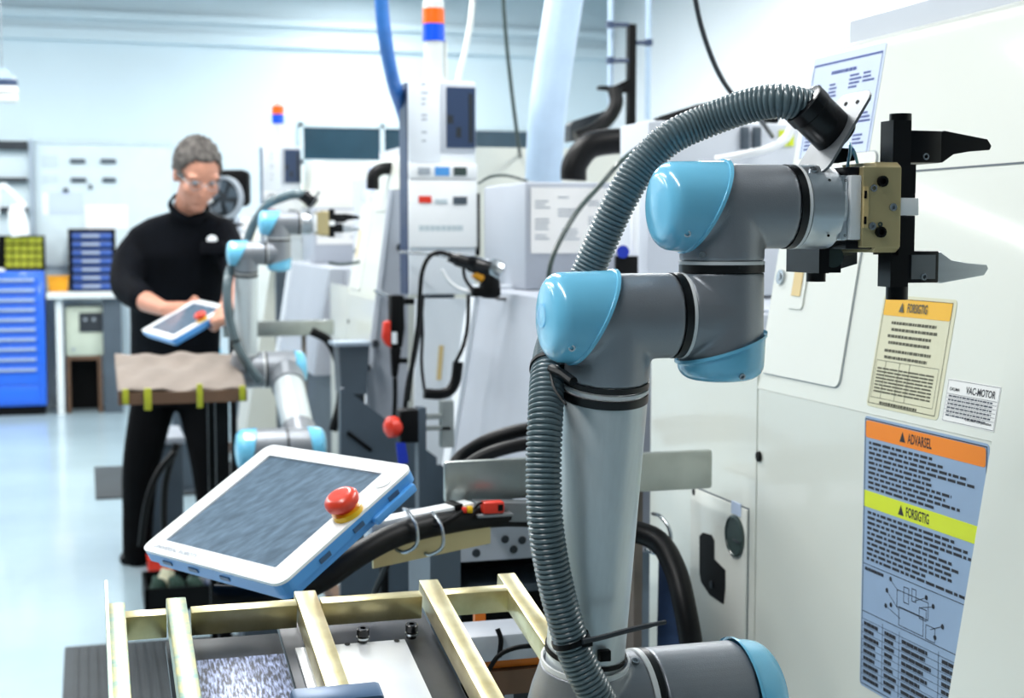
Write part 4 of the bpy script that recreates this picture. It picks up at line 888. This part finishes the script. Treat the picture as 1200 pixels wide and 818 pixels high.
build('switch_box', G().box(Pv(469, 520), Pv(492, 480) + Y_ * .05), 'black', es, bevel=.006)
build('red_knob', G().lathe(Pv(470, 501) + Y_ * .02, V((-1, -.25, 0)), [(0, .020), (.01, .024), (.026, .024), (.034, .014), (.035, .001)], 22), 'red', es)
build('blue_tag', G().prism([Pv(464, 519), Pv(475, 519), Pv(479, 542), Pv(467, 545)], Y_ * .004), 'royal_blue', es, smooth=False)
build('switch_post', G().box((Pv(491, 600).x, 3.2, 0), (Pv(500, 600).x, 3.24, Pv(491, 478).z)), 'slate', es, smooth=False)
build('fitting', G().box(Pv(500, 492), Pv(520, 486) + Y_ * .03).box(Pv(500, 505), Pv(528, 500) + Y_ * .03).box(Pv(518, 525), Pv(532, 470) + Y_ * .03), 'stainless', es, smooth=False)
dp = thing('slanted_guard', V((.7, 3.6, 0)), 'dark slate guard plate with sloping top edge behind the red knob', 'guard')
Pd = lambda x, y: ony(x, y, 3.6)
build('guard_plate', G().prism([Pd(399, 456), Pd(404, 455), Pd(470, 505), Pd(512, 536), Pd(512, 720), Pd(399, 720)], Y_ * .02), 'slate', dp, smooth=False)
build('guard_slot', G().prism([Pd(408, 505), Pd(436, 526), Pd(434, 530), Pd(406, 509)], -Y_ * .004), 'black', dp, smooth=False)
build('guard_leg', G().box((Pd(410, 720).x, 3.6, 0), (Pd(508, 720).x, 3.62, Pd(480, 719).z)), 'slate', dp, smooth=False)
cr = thing('steel_crate', V((ony(415, 462, 4.12).x, 4.17, 0)), 'blue-grey steel crate on a stand beside the leaning panel', 'crate')
Pc = lambda x, y: ony(x, y, 4.12)
build('crate_body', G().prism([Pc(397, 405), Pc(433, 405), Pc(430, 462), Pc(400, 462)], Y_ * .10), 'slate', cr, smooth=False)
build('crate_rim', G().box(Pc(392, 406) - Y_ * .01, Pc(436, 401) + Y_ * .11), 'handle_alu', cr, smooth=False)
build('crate_stand', G().box((Pc(402, 470).x, 4.13, 0), (Pc(428, 470).x, 4.21, Pc(410, 461.5).z)), 'slate_dark', cr, smooth=False)
for px, x2 in ((450, 450), (488, 492), (505, 498)): cable('support_rod', [(px, 640, 2.6), ((px + x2) / 2, 670, 2.6), (x2, 700, 2.6), (x2, 950, 2.6), (x2, 1170, 2.6)], .009, 'black', {450: 'black upright rod under the rail, the one nearest the teach pendant', 488: 'black upright rod under the rail, between the two other rods', 505: 'black upright rod under the rail, the one nearest the grey cabinet'}[px], 'rod', 8, 'black rods under the rail')
cable('machine_lead', [(365, 388, 4.4), (385, 400, 4.4), (398, 430, 4.4), (399, 470, 4.4), (390, 505, 4.4)], .014, 'rubber', 'black cable curving down beside the second robot arm', 'cable')
cable('sagging_wire', [(385, 308, 5.3), (400, 310, 5.3), (420, 307, 5.3), (445, 300, 5.3)], .006, 'gauge', 'thin wire sagging across the second lathe', 'cable')
# ================================================================== cloth-covered work table by the second robot
zc2 = lambda y: .990 + TL * (y - 5.019)
n2 = nF; p2_ = V((.236, 5.019, .990)); tp = lambda x, y, h=0: onp(x, y, p2_ + n2 * h, n2)
A0, A1, B0, B1 = tp(138, 463), tp(289, 458), tp(143, 421), tp(300, 419)
x0, x1, yN, yF_ = A0.x, A1.x, A0.y, tp(220, 418).y
wt = thing('work_table', V(((x0 + x1) / 2, (yN + yF_) / 2, 0)), 'low steel table draped with brown cloth in front of the man', 'table')
g = G(); NX, NY = 36, 20; rn = random.Random(4); vs, fs = [], []
for j in range(NY + 1):
    for i in range(NX + 1):
        a, b = i / NX, j / NY; xx = x0 + (x1 - x0) * a; yy = yN + (yF_ - yN) * b
        h = .006 * math.sin(9 * a + 3 * b) * math.sin(5 * b + a * 4) + .004 * math.sin(23 * a - 11 * b) - .018 * math.exp(-((a - .38) / .25) ** 2 - ((b - .75) / .18) ** 2)
        vs.append((xx, yy, zc2(yy) + h + .012))
for j in range(NY):
    for i in range(NX): k = j * (NX + 1) + i; fs.append((k, k + 1, k + NX + 2, k + NX + 1))
cl = build('cloth', g.add(vs, fs), 'cloth_brown', wt); m = cl.modifiers.new('s', 'SOLIDIFY'); m.thickness = .004; m.offset = -1
o = V((x0, yN, zc2(yN) - .03)); build('table_top', G().obox(o, X_ * (x1 - x0), V((0, yF_ - yN, zc2(yF_) - zc2(yN))), n2 * .022), 'slate_dark', wt, smooth=False)
build('front_rail', G().box((x0, yN - .012, zc2(yN) - .03), (x1, yN - .001, zc2(yN) + .006)), 'wood_brown', wt, smooth=False)
for px, py0, py1, w_ in ((147, 456, 474, .018), (173, 455, 481, .022), (234, 450, 478, .018), (284, 452, 470, .018)):
    a, b = ony(px, py0, yN - .02), ony(px, py1, yN - .02)
    build('bar_end', G().box((a.x - w_ / 2, yN - .022, b.z), (a.x + w_ / 2, yN - .0125, a.z)), 'olive_bin' if px < 290 else 'wood_brown', wt, bevel=.002)
for xx in (ony(262, 500, yN).x,):
    for yy in (yN + .06, yF_ - .05): build('table_leg', G().box((xx - .02, yy - .02, 0), (xx + .02, yy + .02, zc2(yy) - .025)), 'black', wt, smooth=False)
build('under_shelf', G().box((ony(262, 500, yN).x - .1, yN + .1, .30), (ony(262, 500, yN).x + .1, yF_ - .1, .32)), 'slate_dark', wt, smooth=False)
for k, pts in enumerate(([(165, 640, 5.2), (172, 590, 5.2), (185, 555, 5.2), (205, 530, 5.2)], [(194, 650, 5.25), (192, 600, 5.25), (195, 560, 5.25), (207, 520, 5.25)])):
    cable('floor_cable', pts, .012, 'rubber', ('slanting', 'upright')[k] + ' black cable hanging behind the brown-cloth table', 'cable', 8, 'cables under the brown-cloth table')
sbx = thing('storage_box', onz(186, 655, 0), 'grey storage box on the floor behind the cloth-covered table', 'box')
a = onz(186, 640, 0); yb = a.y; b0_, b1_ = ony(160, 640, yb), ony(214, 520, yb)
build('box_body', G().box((b0_.x, yb, 0), (b1_.x, yb + .4, b1_.z)), 'slate', sbx, bevel=.006)
build('box_lid', G().box((b0_.x - .01, yb - .01, b1_.z + .0005), (b1_.x + .01, yb + .41, b1_.z + .03)), 'machine_grey', sbx, bevel=.004)
# ================================================================== the man
def A(x, y, D): return atd(x, y, D)
def ering(g, rings, n=20):     # elliptical loft; rings = (centre, half width, half depth, right vector, depth vector)
    vs, fs = [], []
    for c, hw, hd, r_, d_ in rings:
        for k in range(n): a = 2 * math.pi * k / n; vs.append(c + r_ * hw * math.cos(a) + d_ * hd * math.sin(a))
    for i in range(len(rings) - 1):
        for k in range(n): k2 = (k + 1) % n; fs.append((i * n + k, i * n + k2, (i + 1) * n + k2, (i + 1) * n + k))
    m = (len(rings) - 1) * n; fs += [tuple(range(n - 1, -1, -1)), tuple(range(m, m + n))]
    g.add(vs, fs)
def limb(g, pts, n=14):
    P_ = [A(x, y, D) for x, y, D, r in pts]; R_ = [p[3] for p in pts]
    sp = spline(P_, 6); rr = []
    for i in range(len(R_) - 1): rr += [R_[i] + (R_[i + 1] - R_[i]) * k / 6 for k in range(6)]
    rr.append(R_[-1]); g.tube(sp, .05, n, lambda i: rr[i]); g.sphere(P_[0], R_[0], 12, 8); g.sphere(P_[-1], R_[-1], 12, 8)
def remesh(o, vox, sm=3):
    m = o.modifiers.new('r', 'REMESH'); m.mode = 'VOXEL'; m.voxel_size = vox; m.use_smooth_shade = True
    m = o.modifiers.new('s', 'SMOOTH'); m.iterations = sm; m.factor = .5
man = thing('person', V((A(205, 600, 6.05).x, A(205, 600, 6.05).y, 0)), 'man in dark navy rolled-sleeve shirt looking down at a teach pendant', 'person')
hc = A(231, 204, 5.58); fdv = (RT * .42 - F0 * .72 - Z_ * .50).normalized(); hu = (Z_ - fdv * Z_.dot(fdv)).normalized(); hr_ = fdv.cross(hu)
H = lambda x, y, z: hc + hr_ * x + fdv * y + hu * z
hax = (hr_, fdv, hu)
b = G()
HS = 1.06
b.sphere(H(0, -.012, .032), (.077 * HS, .098 * HS, .100 * HS), 28, 20, hax); b.sphere(H(0, .022, -.045), (.062 * HS, .072 * HS, .085 * HS), 24, 16, hax); b.sphere(H(0, .068, -.105), (.028, .025, .024), 16, 12, hax)
b.sphere(H(0, .100, -.018), (.013, .020, .028), 14, 10, hax); b.sphere(H(0, .108, -.034), (.017, .014, .012), 14, 10, hax)
for s in (-1, 1):
    b.sphere(H(.034 * s, .076, .030), (.030, .016, .010), 14, 10, hax); b.sphere(H(.082 * s, -.008, -.008), (.010, .022, .034), 14, 10, hax); b.sphere(H(.046 * s, .064, -.03), (.024, .022, .028), 14, 10, hax)
b.sphere(H(0, .092, -.066), (.026, .010, .007), 14, 8, hax); b.sphere(H(0, .088, -.076), (.023, .010, .008), 14, 8, hax)
limb(b, [(226, 222, 5.62, .056), (222, 240, 5.66, .058), (216, 262, 5.74, .07)])
ering(b, [(A(212, 272, 5.76), .15, .08, RT, F0), (A(207, 330, 5.85), .14, .09, RT, F0), (A(205, 430, 6.0), .13, .09, RT, F0)])
for (sx_) in (0, 1):
    limb(b, [(180 + 55 * sx_, 440, 6.02, .07), (164 + 80 * sx_, 545, 6.02, .05), (160 + 90 * sx_, 650, 6.08, .035)])
limb(b, [(164, 276, 5.76, .035), (152, 305, 5.72, .035), (149, 334, 5.63, .037), (166, 350, 5.53, .042), (182, 358, 5.46, .034), (193, 362, 5.42, .027)])
limb(b, [(260, 275, 5.74, .035), (271, 298, 5.70, .036), (276, 318, 5.61, .041), (272, 340, 5.50, .036), (267, 356, 5.43, .027)])
# hands: palm, four fingers of unequal length, thumb off the side
PU2, PV2 = (RT * .56 - F0 * .82 - Z_ * .05), (RT * .74 + F0 * .49 + Z_ * .46); PU2.normalize(); PV2 = (PV2 - PU2 * PU2.dot(PV2)).normalized(); PN2 = PU2.cross(PV2)
PO2 = A(175, 384, 5.35)
pa = lambda u, v, c: PO2 + PU2 * u + PV2 * v + PN2 * c
def hand(base, grip_dir, along, wrist):
    # palm beside the pendant edge; fingers wrap under it, thumb lies on the bezel
    b.sphere(base, (.042, .036, .020), 16, 10, (along, grip_dir, PN2)); b.tube([wrist, (wrist + base) / 2, base], .028, 12)
    for k, L_ in enumerate((.062, .070, .066, .052)):
        q = base + along * (.030 - .020 * k) - PN2 * .012
        b.tube(spline([q, q + grip_dir * L_ * .5 - PN2 * .024, q + grip_dir * L_ * .95 - PN2 * .022, q + grip_dir * L_ * 1.25 - PN2 * .016], 5), .009, 10, lambda i: .0098 - .0002 * i)
    q = base + along * .034 + PN2 * .006
    b.tube(spline([q, q + grip_dir * .025 + along * .012 + PN2 * .016, q + grip_dir * .048 + along * .012 + PN2 * .016, q + grip_dir * .062 + along * .010 + PN2 * .013], 5), .010, 10, lambda i: .0112 - .0002 * i)
hand(pa(.303, .160, -.014), -PU2, PV2, A(267, 356, 5.43))
hand(pa(-.052, .165, -.016), PU2, PV2, A(193, 362, 5.42))
bo = build('body', b, 'skin', man); remesh(bo, .0065, 2)
# hair: short cap with a raised fringe
hv, hf = [], []; hg = G().sphere(H(0, -.016, .036), (.086 * HS, .106 * HS, .103 * HS), 40, 28, hax)
inv = lambda p: ((p - hc).dot(hr_), (p - hc).dot(fdv), (p - hc).dot(hu))
keep = []
for f in hg.f:
    ok = True
    for i in f:
        x, y, z = inv(hg.v[i]); lim = -.055 if y < -.03 else (-.055 + (y + .03) / .10 * .135)
        if abs(x) > .05 and -.03 < y < .05: lim = min(lim, -.005)
        if z < lim: ok = False
    if ok: keep.append(f)
hg.f = keep; used = sorted({i for f in keep for i in f}); mp_ = {v: k for k, v in enumerate(used)}
hg.v = [hg.v[i] + (hg.v[i] - hc).normalized() * (.004 * math.sin(i * 1.7) + .003 * math.sin(i * .37)) for i in used]; hg.f = [tuple(mp_[i] for i in f) for f in keep]
ho = build('hair', hg, 'hair', man); m = ho.modifiers.new('s', 'SOLIDIFY'); m.thickness = .014; m.offset = -1
for s in (-1, 1):
    e = build('eye', G().sphere(H(.032 * s, .079, .006), .0105, 14, 10), 'ink_grey', man); build('iris', G().sphere(H(.032 * s, .0865, .002), .0055, 10, 8), 'slate_dark', e)
gl = G()
for s in (-1, 1):
    gl.tube([H(.034 * s + .025 * math.cos(a), .101, .004 + .018 * math.sin(a)) for a in [2 * math.pi * k / 20 for k in range(21)]], .0016, 6); gl.tube([H(.059 * s, .100, .010), H(.082 * s, .03, .012), H(.086 * s, -.01, .008)], .0016, 6)
gl.tube([H(-.009, .103, .006), H(0, .108, .009), H(.009, .103, .006)], .0016, 6); build('glasses', gl, 'steel', man)
# shirt, trousers, shoes
s_ = G(); R_ = lambda px, D: px * D / FPX
ering(s_, [(A(x, y, D), R_(hw, D), d, RT, F0) for x, y, D, hw, d in ((225, 246, 5.69, 19, .075), (217, 256, 5.72, 44, .095), (212, 269, 5.75, 61, .115), (209, 300, 5.78, 61, .135), (207, 340, 5.84, 55, .135), (206, 380, 5.92, 53, .13), (205, 420, 6.0, 52, .13), (205, 448, 6.0, 50, .12))], 28)
limb(s_, [(167, 281, 5.76, .062), (152, 305, 5.72, .068), (149, 334, 5.63, .066), (166, 350, 5.53, .056)])
limb(s_, [(260, 272, 5.74, .064), (271, 298, 5.70, .062), (276, 318, 5.61, .052)])
so = build('shirt', s_, 'shirt', man); remesh(so, .011, 9)
cl_ = G().lathe(A(221, 246, 5.67), (A(229, 226, 5.62) - A(221, 246, 5.67)), [(0, .084), (.014, .080), (.026, .078), (.026, .073), (.0, .072)], 24, False)
build('collar', cl_, 'shirt', man)
c = A(248, 281, 5.615); build('chest_badge', G().lathe(c, -F0, [(-.02, .018), (.004, .018), (.005, .014)], 20), 'paper', man)
c = A(243, 236, 5.585); build('collar_clip', G().sphere(c, (.022, .010, .012), 14, 8, (RT, F0, (Z_ + RT * .5).normalized())), 'paper', man)
c = A(249, 290, 5.625); build('breast_pocket', G().cbox(c, RT * .09, F0 * .03, Z_ * .05), 'shirt', man, bevel=.006)
t_ = G()
ering(t_, [(A(205, 425, 6.0), R_(49, 6), .125, RT, F0), (A(205, 448, 6.0), R_(50, 6), .13, RT, F0), (A(205, 472, 6.0), R_(48, 6), .125, RT, F0)], 24)
limb(t_, [(181, 465, 6.0, .095), (166, 540, 6.0, .078), (162, 600, 6.05, .066), (161, 648, 6.08, .062)])
limb(t_, [(233, 465, 6.0, .095), (245, 540, 6.0, .078), (250, 600, 6.05, .066), (251, 645, 6.08, .062)])
to = build('trousers', t_, 'trousers', man); remesh(to, .012, 4)
bl = G(); ering(bl, [(A(205, 428, 6.0), R_(51.5, 6), .135, RT, F0), (A(205, 437, 6.0), R_(51.5, 6), .135, RT, F0)], 28); build('belt', bl, 'black', man)
for px in (161, 251):
    c = onz(px, 652, 0); c.z = 0; g = G(); d = -F0
    vs = []; prof = [(-.10, .034, .075), (-.06, .04, .085), (0, .042, .075), (.07, .046, .055), (.13, .044, .045), (.17, .028, .035)]
    rings = [(c + d * s + Z_ * (h / 2), w_, h / 2, RT, Z_) for s, w_, h in prof]; ering(g, rings, 16)
    sh = build('shoe', g, 'black', man)
build_pendant('teach_pendant', PO2, PU2, PV2, "teach pendant held in both hands of the man in navy shirt", False)
# ================================================================== floor things
def floor_slab(name, pts, h, m, label, cat, rib=None):
    P_ = [onz(a, b, 0) for a, b in pts]; t = thing(name, sum(P_, V()) / len(P_), label, cat)
    build('mat_sheet', G().prism([V((p.x, p.y, 0)) for p in P_], Z_ * h), m, t, smooth=False)
    if rib:
        g = G(); (ax, ay), (bx, by) = (min(p.x for p in P_) + .03, min(p.y for p in P_) + .04), (max(p.x for p in P_) - .03, max(p.y for p in P_) - .04)
        k = ax
        while k < bx: g.box((k, ay, h), (k + .012, by, h + .004)); k += .024
        build('mat_ribs', g, m, t, smooth=False, kind='stuff')
    return t
a, b = onz(118, 549, 0), onz(112, 586, 0)
def rect_mat(x0, x1, y0, y1, label, rib):
    t = thing('floor_mat', V(((x0 + x1) / 2, (y0 + y1) / 2, 0)), label, 'mat')
    build('mat_sheet', G().box((x0, y0, 0), (x1, y1, .012)), 'mat_rubber', t, bevel=.004)
    if rib:
        g = G(); k = x0 + .03
        while k < x1 - .03: g.box((k, y0 + .03, .012), (k + .014, y1 - .03, .017)); k += .030
        build('mat_ribs', g, 'mat_rubber', t, smooth=False, kind='stuff')
rect_mat(b.x, b.x + .9, b.y, a.y, 'plain dark rubber mat on the floor beside the standing man', False)
a, b = onz(76, 762, 0), onz(64, 820, 0)
rect_mat(a.x, a.x + .95, b.y - 1.0, a.y, 'ribbed dark rubber mat on the floor behind the zinc frame', True)
tb = thing('parts_tray', onz(228, 716, 0), 'black tray of crumpled green and navy rags on the floor', 'tray')
a = onz(170, 718, 0); y_ = a.y; c0, c1 = ony(170, 718, y_), ony(284, 716, y_)
g = G().box((c0.x, y_, 0), (c1.x, y_ + .3, .01)).box((c0.x, y_, .01), (c0.x + .012, y_ + .3, .085)).box((c1.x - .012, y_, .01), (c1.x, y_ + .3, .085)).box((c0.x, y_, .01), (c1.x, y_ + .012, .085)).box((c0.x, y_ + .288, .01), (c1.x, y_ + .3, .085))
build('tray_body', g, 'black', tb, smooth=False)
rn = random.Random(12)
for k, (px, m_) in enumerate(((184, 'green_cloth'), (205, 'green_cloth'), (227, 'green_cloth'), (249, 'navy'), (271, 'navy'), (240, 'machine_grey'), (196, 'sticker_cream'))):
    c = ony(px, 700, y_ + .13); g = G(); g.sphere((c.x, y_ + (.075 if k < 5 else .215), .068), (.030, .045, .046), 18, 12)
    g.v = [p + V((math.sin(p.z * 90 + k), math.cos(p.x * 80 + k), math.sin(p.x * 100 + p.y * 70 + k))) * .006 for p in g.v]
    tag(build('rag', g, m_), {'green_cloth': 'crumpled dark green rag in the black floor tray', 'navy': 'crumpled navy rag in the black floor tray', 'machine_grey': 'crumpled pale grey rag in the black floor tray', 'sticker_cream': 'crumpled cream rag in the black floor tray'}[m_], 'rag', 'rags in the floor tray')
rb = thing('red_box', onz(192, 672, 0), 'red lidded box on the floor below the teach pendant', 'box')
a = onz(174, 673, 0); c1 = ony(214, 672, a.y)
build('box_body', G().box((a.x, a.y, 0), (c1.x, a.y + .12, .05)), 'red', rb, bevel=.004); build('box_lid', G().box((a.x - .003, a.y - .003, .0505), (c1.x + .003, a.y + .123, .062)), 'red', rb, bevel=.003)
# round fan behind the man
fn = thing('workshop_fan', V((A(266, 240, 7.3).x, A(266, 240, 7.3).y, 0)), "round black fan with grey ring behind the man's shoulder", 'fan')
c = A(264, 232, 7.2); ax = (-F0 * .9 - RT * .35).normalized(); u_, v_ = perp(ax)
build('fan_ring', G().lathe(c, ax, [(0, .092), (.0, .108), (.03, .108), (.03, .092)], 40, False).lathe(c, ax, [(0, .092), (.03, .092)], 40, False), 'ink_grey', fn)
build('fan_back', G().lathe(c, ax, [(0, .02), (.0, .0915), (.006, .0915), (.012, .02)], 40), 'slate_dark', fn)
for k in range(5):
    a0 = 2 * math.pi * k / 5; d1 = u_ * math.cos(a0) + v_ * math.sin(a0); d2 = u_ * math.cos(a0 + .9) + v_ * math.sin(a0 + .9)
    build('fan_blade', G().prism([c + ax * .015 + d1 * .02, c + ax * .015 + d1 * .085, c + ax * .024 + (d1 + d2).normalized() * .088, c + ax * .026 + d2 * .07], ax * .003), 'slate', fn, smooth=False)
build('motor_housing', G().prism(rrect(A(257, 242, 7.3), RT, Z_, .145, .185, .03), F0 * .09), 'black', fn, bevel=.01)
build('fan_stand', G().cyl((A(270, 240, 7.3).x, A(270, 240, 7.3).y, .02), A(270, 246, 7.32), .018, n=14).lathe((A(270, 240, 7.3).x, A(270, 240, 7.3).y, 0), Z_, [(0, .16), (.02, .15), (.025, .03)], 28), 'black', fn)
# ================================================================== back of the hall
Yk = 11.62; P = lambda x, y, Y=Yk: ony(x, y, Y)
kc = thing('tool_cabinet', V((P(10, 400).x, Yk + .25, 0)), 'bright blue tool cabinet with ten metal drawer handles', 'cabinet')
x0, x1 = P(-32, 400).x, P(53, 400).x; Zk = lambda py: P(25, py).z
build('cabinet_body', G().box((x0, Yk, Zk(476)), (x1, Yk + .5, Zk(318))), 'cabinet_blue', kc, bevel=.006)
build('cabinet_base', G().box((x0 + .02, Yk + .03, 0), (x1 - .01, Yk + .48, Zk(476) - .0005)), 'black', kc, smooth=False)
ys = [323, 335, 346.5, 358, 369.5, 381, 392.5, 404, 416, 428, 452, 474]
for k in range(11):
    d = build('drawer', G().box((x0 + .03, Yk - .012, Zk(ys[k + 1]) + .006), (P(45, 400).x, Yk - .0003, Zk(ys[k]))), 'cabinet_blue', kc, bevel=.003)
    if k < 10:
        zz = Zk(ys[k] + 5.5); build('handle', G().box((x0 + .05, Yk - .032, zz - .010), (P(42, 400).x, Yk - .0125, zz + .010)), 'handle_alu', d, bevel=.003)
bc = thing('bin_rack', V((P(20, 300).x, Yk + .2, Zk(318))), 'black rack of yellow-green parts bins on the blue cabinet', 'rack')
build('rack_frame', G().box((P(-20, 300).x, Yk + .17, Zk(318)), (P(52, 300).x, Yk + .35, Zk(314))).box((P(-20, 300).x, Yk + .3, Zk(314)), (P(52, 300).x, Yk + .35, Zk(276))).box((P(49, 300).x, Yk + .17, Zk(314)), (P(52, 300).x, Yk + .3, Zk(280))), 'black', bc, smooth=False)
for j in range(4):
    for i in range(5):
        a, b_ = P(5 + i * 9, 314 - j * 9.4), P(12.6 + i * 9, 306.5 - j * 9.4)
        build('bin', G().box((a.x, Yk + .18, a.z), (b_.x, Yk + .29, b_.z)), 'olive_bin', bc, smooth=False)
bn = thing('workbench', V((P(96, 400).x, Yk + .2, 0)), 'white-topped workbench beside the blue tool cabinet', 'bench')
build('bench_top', G().box((P(55, 350).x, Yk - .05, Zk(350.5)), (P(150, 350).x, Yk + .5, Zk(343))), 'bench_white', bn, bevel=.004)
build('bench_leg', G().box((P(66, 400).x, Yk, 0), (P(74, 400).x, Yk + .06, Zk(351))), 'bench_white', bn, smooth=False)
build('bench_side', G().box((P(121, 400).x, Yk, 0), (P(143, 400).x, Yk + .45, Zk(351))), 'slate', bn, smooth=False)
bx_ = thing('meter_box', V((P(98, 420).x, Yk + .2, Zk(419))), 'pale green instrument box with dark display under the workbench', 'box')
build('box_body', G().box((P(77, 400).x, Yk + .05, Zk(419)), (P(121, 400).x, Yk + .4, Zk(361))), 'box_green', bx_, bevel=.005)
build('display', G().box((P(93, 390).x, Yk + .042, Zk(391)), (P(120.5, 390).x, Yk + .0498, Zk(368))), 'slate_dark', bx_, smooth=False)
for px, py in ((86, 411), (100, 376), (110, 376)): build('knob', G().cyl(V((P(px, py).x, Yk + .049, Zk(py))), V((P(px, py).x, Yk + .03, Zk(py))), .012, n=12), 'ink_grey', bx_)
st = thing('wooden_stand', V((P(100, 450).x, Yk + .2, 0)), 'brown open-fronted stand below the pale green instrument box', 'stand')
xa_, xb_ = P(78, 450).x, P(120, 450).x
build('stand_top', G().box((xa_, Yk + .05, Zk(424)), (xb_, Yk + .4, Zk(419.3))), 'wood_brown', st, smooth=False)
for xx in (xa_, xb_ - .03): build('stand_side', G().box((xx, Yk + .05, 0), (xx + .03, Yk + .4, Zk(424) - .0005)), 'wood_brown', st, smooth=False)
build('stand_back', G().box((xa_ + .03, Yk + .37, 0), (xb_ - .03, Yk + .4, Zk(424) - .0005)), 'black', st, smooth=False)
og = thing('drawer_organiser', V((P(108, 342).x, Yk + .2, Zk(343))), 'dark organiser of blue trays on the white workbench', 'organiser')
xa_, xb_ = P(80, 300).x, P(136, 300).x
build('organiser_case', G().box((xa_, Yk + .06, Zk(342.8)), (xb_, Yk + .36, Zk(268))), 'black', og, smooth=False)
for k in range(7):
    d = build('tray', G().box((xa_ + .03, Yk + .03, Zk(340 - k * 10)), (xb_ - .03, Yk + .0598, Zk(333 - k * 10))), 'tray_blue', og, bevel=.004)
    build('tray_label', G().box((xa_ + .10, Yk + .026, Zk(338 - k * 10)), (xb_ - .12, Yk + .0298, Zk(335 - k * 10))), 'ink_grey', d, smooth=False)
ob_ = thing('orange_bin', V((P(68, 342).x, Yk + .2, Zk(343))), 'small orange bin on the workbench beside the blue cabinet', 'bin')
g = G().prism([V((P(57, 342).x, Yk + .05, Zk(342.8))), V((P(79, 342).x, Yk + .05, Zk(342.8))), V((P(80.5, 342).x, Yk + .03, Zk(326))), V((P(55.5, 342).x, Yk + .03, Zk(326)))], Y_ * .2)
build('bin_body', g, 'orange_bin', ob_, bevel=.004); build('bin_rim', G().box((P(55, 342).x, Yk + .02, Zk(326) + .0005), (P(81, 342).x, Yk + .24, Zk(324))), 'orange_bin', ob_, smooth=False)
# wall boards
Yw = YB - .03; Pw = lambda x, y: ony(x, y, Yw)
b1 = thing('wall_board', Pw(0, 300), 'wall rack panel with dark shelves above the blue tool cabinet', 'board')
build('board_sheet', G().box(Pw(-60, 318), Pw(36, 164) + Y_ * .028), 'board', b1, smooth=False)
for py, h_ in ((171, 5), (211, 2.4), (246, 3)): build('dark_shelf', G().box((Pw(-60, py).x, Yw - .08, Pw(20, py + h_).z), (Pw(32, py).x, Yw - .0005, Pw(20, py - h_).z)), 'slate_dark', b1, smooth=False)
build('board_post', G().box((Pw(37, 300).x, Yw - .05, Pw(37, 330).z), (Pw(42, 300).x, Yw + .025, Pw(37, 164).z)), 'handle_alu', b1, smooth=False)
b2 = thing('notice_board', Pw(100, 300), 'pale notice board with dark magnets and paper sheets behind the man', 'board')
build('board_sheet', G().box(Pw(43, 312), Pw(200, 166) + Y_ * .028), 'board', b2, smooth=False)
build('board_frame', G().box(Pw(43, 168) - Y_ * .012, Pw(200, 165)), 'window_frame', b2, smooth=False)
for px, py, w_ in ((91, 189, 9), (127, 189, 9), (92, 211, 9), (128, 211, 8), (77, 223, 3), (106, 219, 2)):
    build('magnet', G().box((Pw(px - w_, py).x, Yw - .02, Pw(px, py + 2.8).z), (Pw(px + w_, py).x, Yw - .0005, Pw(px, py - 2.8).z)), 'slate', b2, bevel=.004)
for (a, b_, c_, d_, m_) in ((50, 182, 68, 196, 'paper_blue'), (50, 205, 68, 214, 'paper_blue'), (58, 225, 98, 250, 'paper_blue'), (50, 226, 57, 252, 'paper'), (100, 240, 150, 268, 'paper')):
    build('paper_sheet', G().box((Pw(a, d_).x, Yw - .006, Pw(a, d_).z), (Pw(c_, d_).x, Yw - .0005, Pw(a, b_).z)), m_, b2, smooth=False)
# desk lamp
dl = thing('desk_lamp', V((P(-8, 318).x, Yk + .06, Zk(318))), 'white jointed desk lamp standing on the blue cabinet', 'lamp')
lq = lambda x, y: ony(x, y, Yk + .05)
build('lamp_arm', G().tube([lq(-8, 316), lq(-2, 222), lq(3, 216)], .02, 12).tube([lq(3, 216), lq(12, 224), lq(30, 242)], .022, 12), 'white_plastic', dl)
build('lamp_shade', G().lathe(lq(18, 240), lq(24, 276) - lq(18, 240), [(0, .03), (.04, .06), (.16, .075), (.235, .07), (.235, .06), (.05, .04)], 24), 'white_plastic', dl)
build('lamp_base', G().lathe(V((lq(-8, 316).x, Yk + .05, Zk(318))), Z_, [(0, .09), (.02, .085), (.03, .03)], 24), 'white_plastic', dl)
# hanging inspection lamp at the left
hl = thing('hanging_lamp', ony(4, 118, 9.0), 'small hanging lamp with white louvres over the tool cabinet', 'lamp')
for py, m_ in ((96, 'navy'), (104, 'white_plastic'), (114, 'lens_clear')):
    build('louvre', G().box(ony(-40, py + 3.2, 9.0), ony(20, py - 3.2, 9.0) + Y_ * .14), m_, hl, bevel=.006)
build('lamp_top', G().prism([ony(-34, 92, 9.0), ony(16, 92, 9.0), ony(8, 80, 9.0), ony(-26, 80, 9.0)], Y_ * .12), 'duct', hl, smooth=False)
for px in (-20, 2): build('lamp_wire', G().cyl(ony(px, 82, 9.06), V((ony(px, 82, 9.06).x, 9.06, 4.6)), .004, n=8), 'steel', hl)
build('louvre_spine', G().box(ony(-40, 117, 9.15), ony(18, 90, 9.15) + Y_ * .02), 'white_plastic', hl, smooth=False)
# cream cabinet behind the second lathe
ec = thing('electrical_cabinet', V((ony(415, 300, 7.42).x, 7.6, 0)), 'tall cream electrical cabinet between the second and third lathes', 'cabinet')
a, b_ = ony(357, 300, 7.42), ony(470, 190, 7.42)
build('cabinet_body', G().box((1.12, 7.42, 0), (2.3, 7.85, b_.z)), 'cream', ec, bevel=.006)
build('cabinet_door', G().box((1.14, 7.412, .15), (b_.x + .1, 7.4198, b_.z - .04)), 'cream_door', ec, bevel=.002)
build('door_handle', G().box((1.17, 7.40, .9), (1.19, 7.4118, 1.02)), 'slate', ec, smooth=False)
bpy.context.view_layer.update()
